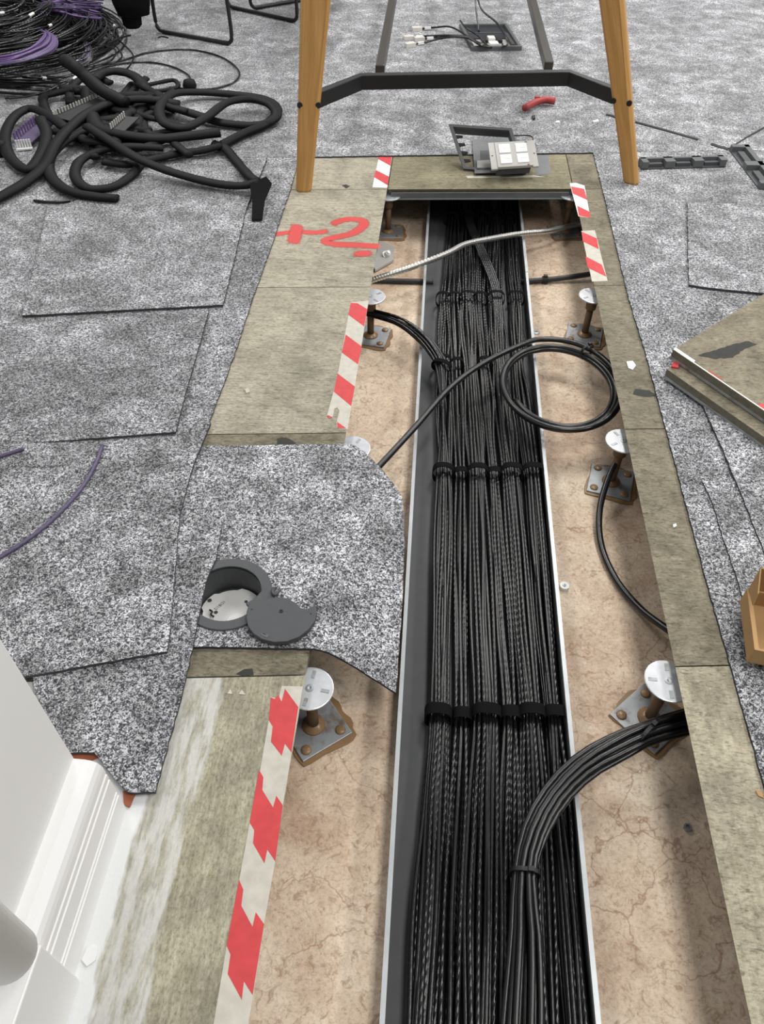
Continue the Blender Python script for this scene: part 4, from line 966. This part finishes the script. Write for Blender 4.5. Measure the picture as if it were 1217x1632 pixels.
# low mound of cable ends that fills the inside of the heap
V = []; n = 36; rows = [(.42, .007), (.36, .03), (.28, .06), (.18, .08), (.08, .085)]
for r, h in rows:
    for k in range(n):
        a = 2 * math.pi * k / n; w = 1 + .1 * noise.noise(Vector((math.cos(a) * 2, math.sin(a) * 2, r * 5))); V.append(pile_c + Vector((r * w * math.cos(a), r * w * math.sin(a) * .92, h)))
Fc = [(j * n + k, j * n + (k + 1) % n, j * n + n + (k + 1) % n, j * n + n + k) for j in range(4) for k in range(n)] + [tuple(4 * n + k for k in range(n)), tuple(range(n - 1, -1, -1))]
tag(obj('cable_tangle', V, Fc, M['black'], smooth=True), 'dense black cable tangle at the core of the heap', 'cable tangle', kind='stuff')

# ------------------------------------------------------------------ pile of black sleeving
def sleeve(pts, r, label, flat=.55, seg=60, end_open=False, twist=0.0):
    q = [P(p[0], p[1], p[2]) for p in pts]
    path = spline(q, seg)
    V, Fc, UV = tube_geo(path, r, 12, flat=flat, twist=twist, rfun=lambda s: 1 + .10 * noise.noise(Vector((s * 9, r * 100, len(pts)))))
    return tag(obj('cable_sleeve', V, Fc, M['loom'], smooth=True, uvs=UV), label, 'cable sleeve', 'sleeving in the black pile')
def hz(pts, *zs): return [(p[0], p[1], zs[min(i, len(zs) - 1)]) for i, p in enumerate(pts)]
sleeve(hz([(-20, 325), (0, 314), (39, 292), (71, 264), (87, 233), (106, 209), (138, 181), (177, 164), (217, 158), (252, 160), (285, 166)], .022, .022, .024, .03, .05, .06, .065, .065, .06, .05, .04), .021, 'black sleeve running off the lower left of the pile')
sleeve(hz([(106, 205), (75, 183), (47, 173), (22, 187), (8, 218), (16, 250), (43, 270), (63, 250), (74, 215), (64, 189)], .05, .05, .045, .04, .035, .03, .022, .03, .05, .06), .020, 'black sleeve forming the closed ring at the left of the pile')
sleeve(hz([(150, 206), (128, 212), (99, 229), (80, 252), (79, 276), (95, 296), (122, 308), (158, 314), (187, 316)], .05, .05, .04, .03, .022), .019, 'black sleeve with a frayed end curling along the front')
sleeve(hz([(224, 262), (209, 280), (178, 298), (140, 300), (120, 281), (127, 257), (158, 241), (200, 234), (260, 236)], .03, .024, .022, .022, .024, .03, .04, .05, .04), .018, 'black sleeve in a flat loop at the pile front')
sleeve(hz([(138, 201), (170, 221), (213, 249), (256, 268), (300, 282), (347, 293), (385, 296), (412, 290)], .075, .07, .06, .045, .035, .03, .035, .045), .018, 'long straight black sleeve slanting to the flattened end')
sleeve(hz([(408, 288), (398, 281), (375, 255), (357, 235), (340, 228)], .035, .032, .024, .024, .03), .017, 'short black sleeve between the flattened end and the pile')
sleeve(hz([(352, 232), (320, 240), (290, 244), (250, 252), (205, 262), (165, 258)], .03, .026, .024, .024, .024), .018, 'black sleeve lying low along the pile front')
sleeve(hz([(345, 235), (387, 213), (424, 197), (442, 176), (424, 159), (375, 151), (316, 147), (276, 150), (254, 172), (262, 196), (292, 204), (327, 188), (363, 163), (402, 158), (432, 168), (440, 186), (414, 199), (355, 196), (316, 184), (276, 172)], .022, .022, .022, .022, .022, .024, .03, .045, .055, .055, .055, .055, .055, .05, .045, .03, .022, .022, .03, .035), .020, 'black sleeve making the large double loop on the right', seg=140)
sleeve(hz([(350, 211), (308, 216), (252, 221), (197, 215), (158, 204), (146, 184)], .055, .055, .055, .06, .06, .06), .024, 'thick black sleeve lying level across the middle')
sleeve(hz([(104, 96), (118, 106), (140, 125), (165, 146), (200, 164)], .14, .14, .11, .09, .07), .026, 'thick black sleeve sticking up at the pile back', flat=.8)
sleeve(hz([(150, 126), (165, 116), (190, 114), (213, 121), (232, 138)], .06, .06, .06, .055, .04), .023, 'short arched black sleeve at the pile back')
sleeve(hz([(233, 136), (256, 131), (277, 128), (283, 138), (262, 144), (238, 146)], .03, .03, .03, .03, .03), .010, 'thin black strap loop at the pile back', flat=.7)
sleeve(hz([(78, 184), (70, 168), (70, 154), (86, 149), (116, 143)], .03, .03, .03, .03, .04), .018, 'black sleeve bend at the back left of the pile')
sleeve(hz([(112, 165), (112, 145), (126, 128), (150, 122), (175, 132)], .03, .03, .035, .04, .04), .018, 'black sleeve arching behind the grey slotted duct')
LS = 'black sleeve buried in the tangle at the pile centre'
for i in range(38):
    a = random.uniform(0, 6.28); u, v = 195 + random.uniform(-60, 70), 186 + random.uniform(-36, 40)
    pts = []
    for k in range(5): pts.append((u + (k - 2) * 30 * math.cos(a) + random.uniform(-8, 8), v + (k - 2) * 15 * math.sin(a) + random.uniform(-5, 5), random.uniform(.018, .05)))
    sleeve(pts, random.uniform(.014, .022), LS, seg=30)
# flattened end that hangs over the carpet edge
A_ = [P(398, 292, .05), P(424, 281, .055), P(433, 292, .05), P(422, 318, .03), P(418, 349, .013), P(401, 349, .013), P(402, 318, .03)]
V = A_ + [p - Vector((0, .004, .004)) for p in A_]; n = 7
Fc = [tuple(range(n)), tuple(range(2 * n - 1, n - 1, -1))] + [(i, (i + 1) % n, n + (i + 1) % n, n + i) for i in range(n)]
tag(obj('sleeve_flap', V, Fc, M['fabric']), 'flat black sleeve end folded down beside the bare panel', 'cable sleeve')
V, Fc = lathe(P(302, 136, .03), [(0, -.02), (.022, -.016), (.028, 0), (.022, .018), (0, .022)], 14); tag(obj('sleeve_knot', V, Fc, M['loom'], smooth=True), 'small black rolled-up sleeve end behind the pile', 'cable sleeve')
V, Fc = lathe(P(2, 240, .02), [(0, -.025), (.020, -.02), (.026, 0), (.022, .025), (.012, .03), (0, .03)], 12); tag(obj('cable_brush', V, Fc, M['loom'], smooth=True), 'black bristly sleeve end at the left picture edge', 'cable sleeve')
# slotted ducts
def duct(p0, p1, depth, h, mat, tooth, label, nt=14, tw=.5, base='mgrey'):
    a, b = Vector(p0), Vector(p1); d = (b - a); L = d.length; d.normalize(); nn = Vector((-d.y, d.x, 0)).normalized()
    t = thing('slotted_duct', label, 'cable duct', a)
    ang = math.atan2(d.y, d.x); c = (a + b) / 2
    V, Fc = box(c - nn * depth / 2, (L, depth, .004), ang); obj('base', V, Fc, M[base], t)
    for k in range(nt):
        q = a + (b - a) * ((k + .5) / nt)
        V, Fc = box(q + Vector((0, 0, h / 2)), (L / nt * tw, .003, h), ang); obj('tooth', V, Fc, M[mat], t)
    return t
duct(P(84, 186, .055), P(164, 152, .055), .10, .016, 'lgrey', None, 'dark grey slotted cable duct lid lying inside the sleeving pile', 18, .5, 'black')
duct(P(24, 226, .022), P(62, 194, .022), .06, .028, 'purple', None, 'purple-toned slotted duct inside the left sleeve ring', 10, .55, 'purple_dark')
duct(P(27, 237, .012), P(52, 235, .012), .012, .028, 'white', None, 'white slotted duct offcut inside the left sleeve ring', 6, .7, 'white')
duct(P(176, 208, .07), P(200, 186, .07), .05, .02, 'lgrey', None, 'slotted duct piece poking out between two black sleeves', 8, .5, 'black')

# ------------------------------------------------------------------ loose floor panels stacked on the right
def loose_panel(c, u1, u2, z0, label):
    q = [Vector((c.x, c.y)), Vector((c.x, c.y)) + u1, Vector((c.x, c.y)) + u1 + u2, Vector((c.x, c.y)) + u2]
    t = thing('floor_panel', label, 'floor panel', (c.x, c.y, z0), 'panels stacked on the carpet')
    V, Fc = prism([(p.x, p.y) for p in q], z0 + .004, z0 + .024); obj('core', V, Fc, M['panel_loose'], t, mats=[M['panel_edge']], fmat=[1, 0, 1, 1, 1, 1], bevel=.001)
    ctr = (q[0] + q[2]) / 2; V, Fc = prism([tuple(ctr + (p - ctr) * 1.004) for p in q], z0, z0 + .006); obj('steel_pan', V, Fc, M['zinc'], t)
    return t, q
zt = .062
cT = P(1072, 557, zt); eA = (P(1217, 468, zt) - cT).to_2d().normalized(); eB = (P(1217, 655, zt) - cT).to_2d().normalized()
tp, qT = loose_panel(cT, eA * .6, eB * .6, zt - .024, 'upper of two stacked loose floor panels on the right carpet')
cB = P(1062, 588, zt - .026); loose_panel(cB, eA * .6, eB * .6, zt - .050, 'lower of two stacked loose floor panels, showing its steel edge')
def edge_tape(s0, s1, off, w, mat, name, zz=zt):
    a = Vector((cT.x, cT.y)) + eB * s0; b = Vector((cT.x, cT.y)) + eB * s1
    V, Fc = prism([tuple(a + eA * off), tuple(b + eA * off), tuple(b + eA * (off + w)), tuple(a + eA * (off + w))], zz, zz + .0005); obj(name, V, Fc, M[mat], tp)
edge_tape(.0, .06, .001, .010, 'tapeclean', 'tape_scrap'); edge_tape(.06, .40, .001, .003, 'tapeclean', 'tape_scrap'); edge_tape(.24, .30, .004, .012, 'red', 'red_tape_scrap'); edge_tape(.10, .14, .004, .008, 'primer', 'red_tape_scrap')
V, Fc = prism(PP([(1073, 577), (1082, 579), (1080, 587), (1069, 585)], zt - .024), zt - .026, zt - .022); obj('red_tape_scrap', V, Fc, M['red'], tp)
V, Fc = prism(jag(PP(Z(1040, 440, 6.277, [(450, 790), (600, 745), (800, 680), (960, 650), (1040, 680), (900, 740), (800, 815), (600, 825)]), zt + .0006), .002, .008), zt + .0001, zt + .0006); obj('bitumen_smear', V, Fc, M['stain'], tp)

# ------------------------------------------------------------------ cardboard box
cb = P(1184, 1063, CT + .002); e1 = (P(1217, 1071, CT) - cb).to_2d().normalized(); e2 = Vector((-e1.y, e1.x)); e2 = (e2 * .96 + e1 * -.02).normalized()
zb = CT + .016 + .001
t = thing('cardboard_box', 'small open brown cardboard box at the right picture edge', 'box', (cb.x, cb.y, zb))
def cq(a, b, z_): p = Vector((cb.x, cb.y)) + e1 * a + e2 * b; return Vector((p.x, p.y, z_))
def cbox(a0, a1, b0, b1, z0, z1):
    q = [(a0, b0), (a1, b0), (a1, b1), (a0, b1)]
    return [cq(*p, zb + z0) for p in q] + [cq(*p, zb + z1) for p in q], [(3, 2, 1, 0), (4, 5, 6, 7), (0, 1, 5, 4), (1, 2, 6, 5), (2, 3, 7, 6), (3, 0, 4, 7)]
W, H, Ln = .16, .036, .125
V, Fc = cbox(0, W, 0, Ln, 0, .002); obj('bottom', V, Fc, M['card_in'], t)
V, Fc = cbox(0, .007, 0, Ln, .002, H); obj('side', V, Fc, M['card'], t)
V, Fc = cbox(W - .006, W, 0, Ln, .002, H); obj('side', V, Fc, M['card'], t)
V, Fc = cbox(.007, W - .006, 0, .004, .002, H); obj('front', V, Fc, M['card'], t)
V, Fc = cbox(.007, W - .006, Ln - .003, Ln, .002, H); obj('back', V, Fc, M['card'], t)
V, Fc = cbox(.004, W, Ln, Ln + .003, H, H + .055); ld = obj('lid', V, Fc, M['card_in'], t)
q = [cq(.004, Ln, zb + H), cq(.002, Ln - .045, zb + H + .012), cq(.002, Ln - .04, zb + H + .038), cq(.004, Ln, zb + H + .055)]; V = q + [p + Vector((e1.x, e1.y, 0)) * -.002 for p in q]
obj('side_flap', V, [(3, 2, 1, 0), (4, 5, 6, 7), (0, 1, 5, 4), (1, 2, 6, 5), (2, 3, 7, 6), (3, 0, 4, 7)], M['card'], ld)

# ------------------------------------------------------------------ small loose things
def clip_bar(a, b, w, h, n, label):
    a, b = Vector(a), Vector(b); d = (b - a); L = d.length; d.normalize(); ang = math.atan2(d.y, d.x); nn = Vector((-d.y, d.x, 0))
    t = thing('plastic_clip_bar', label, 'plastic clip', (a + b) / 2, 'grey plastic clip bars')
    V, Fc = box((a + b) / 2 + nn * w * .35 + Vector((0, 0, h / 2)), (L, w * .3, h), ang); obj('back_rail', V, Fc, M['mgrey'], t, bevel=.001)
    V, Fc = box((a + b) / 2 + Vector((0, 0, .002)), (L, w, .004), ang); obj('base', V, Fc, M['dgrey'], t)
    for k in range(n + 1):
        q = a + (b - a) * (k / n); q += d * (.012 if k == 0 else -.012 if k == n else 0)
        V, Fc = box(q + Vector((0, 0, h / 2)), (.022 if k in (0, n) else .034, w, h), ang); obj('block', V, Fc, M['mgrey'], t, bevel=.001)
    for k in range(n):
        q = a + (b - a) * ((k + .5) / n)
        V, Fc = box(q - nn * w * .1 + Vector((0, 0, h * .35)), (L / n * .5, w * .35, h * .5), ang); obj('web', V, Fc, M['dgrey'], t)
    return t
clip_bar(P(1018, 267, CT), P(1152, 263, CT), .040, .026, 3, 'grey three-pocket plastic bar by the right table leg')
clip_bar(P(1175, 240, CT), P(1224, 303, CT), .062, .022, 2, 'grey two-pocket plastic bar at the right picture edge')
rp = thing('red_elbow', 'red plastic elbow piece on the carpet under the table', 'pipe offcut', P(858, 170, CT))
obj('body', *tube_geo(spline([P(836, 172, .026), P(845, 167, .024), P(856, 162, .024), P(868, 159, .024), P(884, 161, .024)], 20), .013, 10)[:2], M['redplastic'], rp, smooth=True)
V, Fc = box(P(856, 156, .034), (.02, .012, .012), .2); obj('lug', V, Fc, M['redplastic'], rp, bevel=.002)
def bit(pts, z0, z1, mat, name, label, cat):
    V, Fc = prism(PP(pts, z1), z0, z1); return tag(obj(name, V, Fc, M[mat]), label, cat)
bit([(847, 184), (852, 183), (853, 187), (849, 189)], CT, CT + .008, 'black', 'plastic_chip', 'tiny black chip below the red elbow', 'chip')
bit([(885, 193), (891, 192), (892, 195), (886, 195)], CT, CT + .003, 'white', 'paper_scrap', 'tiny white scrap right of the black chip', 'scrap')
bit([(944, 192), (953, 190), (954, 193), (945, 194)], CT, CT + .003, 'white', 'paper_scrap', 'tiny white scrap beside the right table leg', 'scrap')
bit([(998, 576), (1008, 575), (1013, 582), (1008, 589), (1001, 586)], 0, .002, 'white', 'paint_chip', 'white chip on the right panel edge near the coil', 'chip')
bit([(390, 620), (396, 618), (398, 624), (392, 626)], 0, .004, 'tapewhite', 'wood_plug', 'pale round crumb on the middle left panel', 'chip')
bit([(1072, 836), (1077, 834), (1078, 838), (1073, 840)], 0, .003, 'white', 'paint_chip', 'tiny white crumb on the right panel edge', 'chip')
bit([(1204, 1260), (1214, 1262), (1217, 1272), (1208, 1268)], 0, .002, 'card', 'leaf_scrap', 'orange-brown scrap at the lower right carpet edge', 'scrap')
bit([(104, 360), (107, 359), (108, 362), (105, 363)], CT, CT + .006, 'black', 'plastic_chip', 'tiny black crumb on the upper loose carpet tile', 'chip')
bit([(362, 1105), (367, 1098), (370, 1106)], 0, .0008, 'tapewhite', 'tape_scrap', 'left tiny pale triangle on the nearest left panel', 'scrap')
bit([(380, 1106), (385, 1099), (391, 1107)], 0, .0008, 'tapewhite', 'tape_scrap', 'right tiny pale triangle on the nearest left panel', 'scrap')
def wire(pts, r, mat, label, zc=CT + .003, name='wire_offcut'): return tag(tube(name, PP(pts, zc), r, M[mat], seg=30, n=7), label, 'wire')
wire([(163, 710), (152, 740), (132, 775), (100, 812), (60, 848), (0, 888), (-60, 918)], .0042, 'purple_dark', 'long curved purple wire offcut on the left carpet tile', .0255)
wire([(38, 715), (20, 721), (0, 727), (-40, 738)], .0042, 'purple_dark', 'short purple wire end at the left picture edge', .0255)
wire([(54, 320), (75, 322), (95, 322), (112, 320)], .0042, 'cable_a', 'short straight black wire offcut below the sleeving pile', CT + .005)
wire([(252, 60), (258, 58), (268, 60)], .0028, 'cable_a', 'tiny black wire offcut under the chair rail')
def strip(pts, label, w=.006):
    q = PP(pts, CT + .003)
    V, Fc, _ = tube_geo(q, w, 6, flat=.35); return tag(obj('black_strip', V, Fc, M['black']), label, 'plastic strip')
strip([(966, 182), (975, 184), (982, 187)], 'black strip end showing left of the right table leg')
strip([(1012, 194), (1060, 207), (1112, 222)], 'long black plastic strip right of the table leg')
strip([(1133, 229), (1145, 233), (1160, 237)], 'short black plastic strip above the clip bars', .007)
strip([(1160, 237), (1190, 218), (1230, 196)], 'thin dark strip running up to the right picture edge', .003)
wire([(425, 252), (418, 268), (410, 285)], .0015, 'cable_a', 'fine dark thread on the carpet by the flattened sleeve', CT + .002)
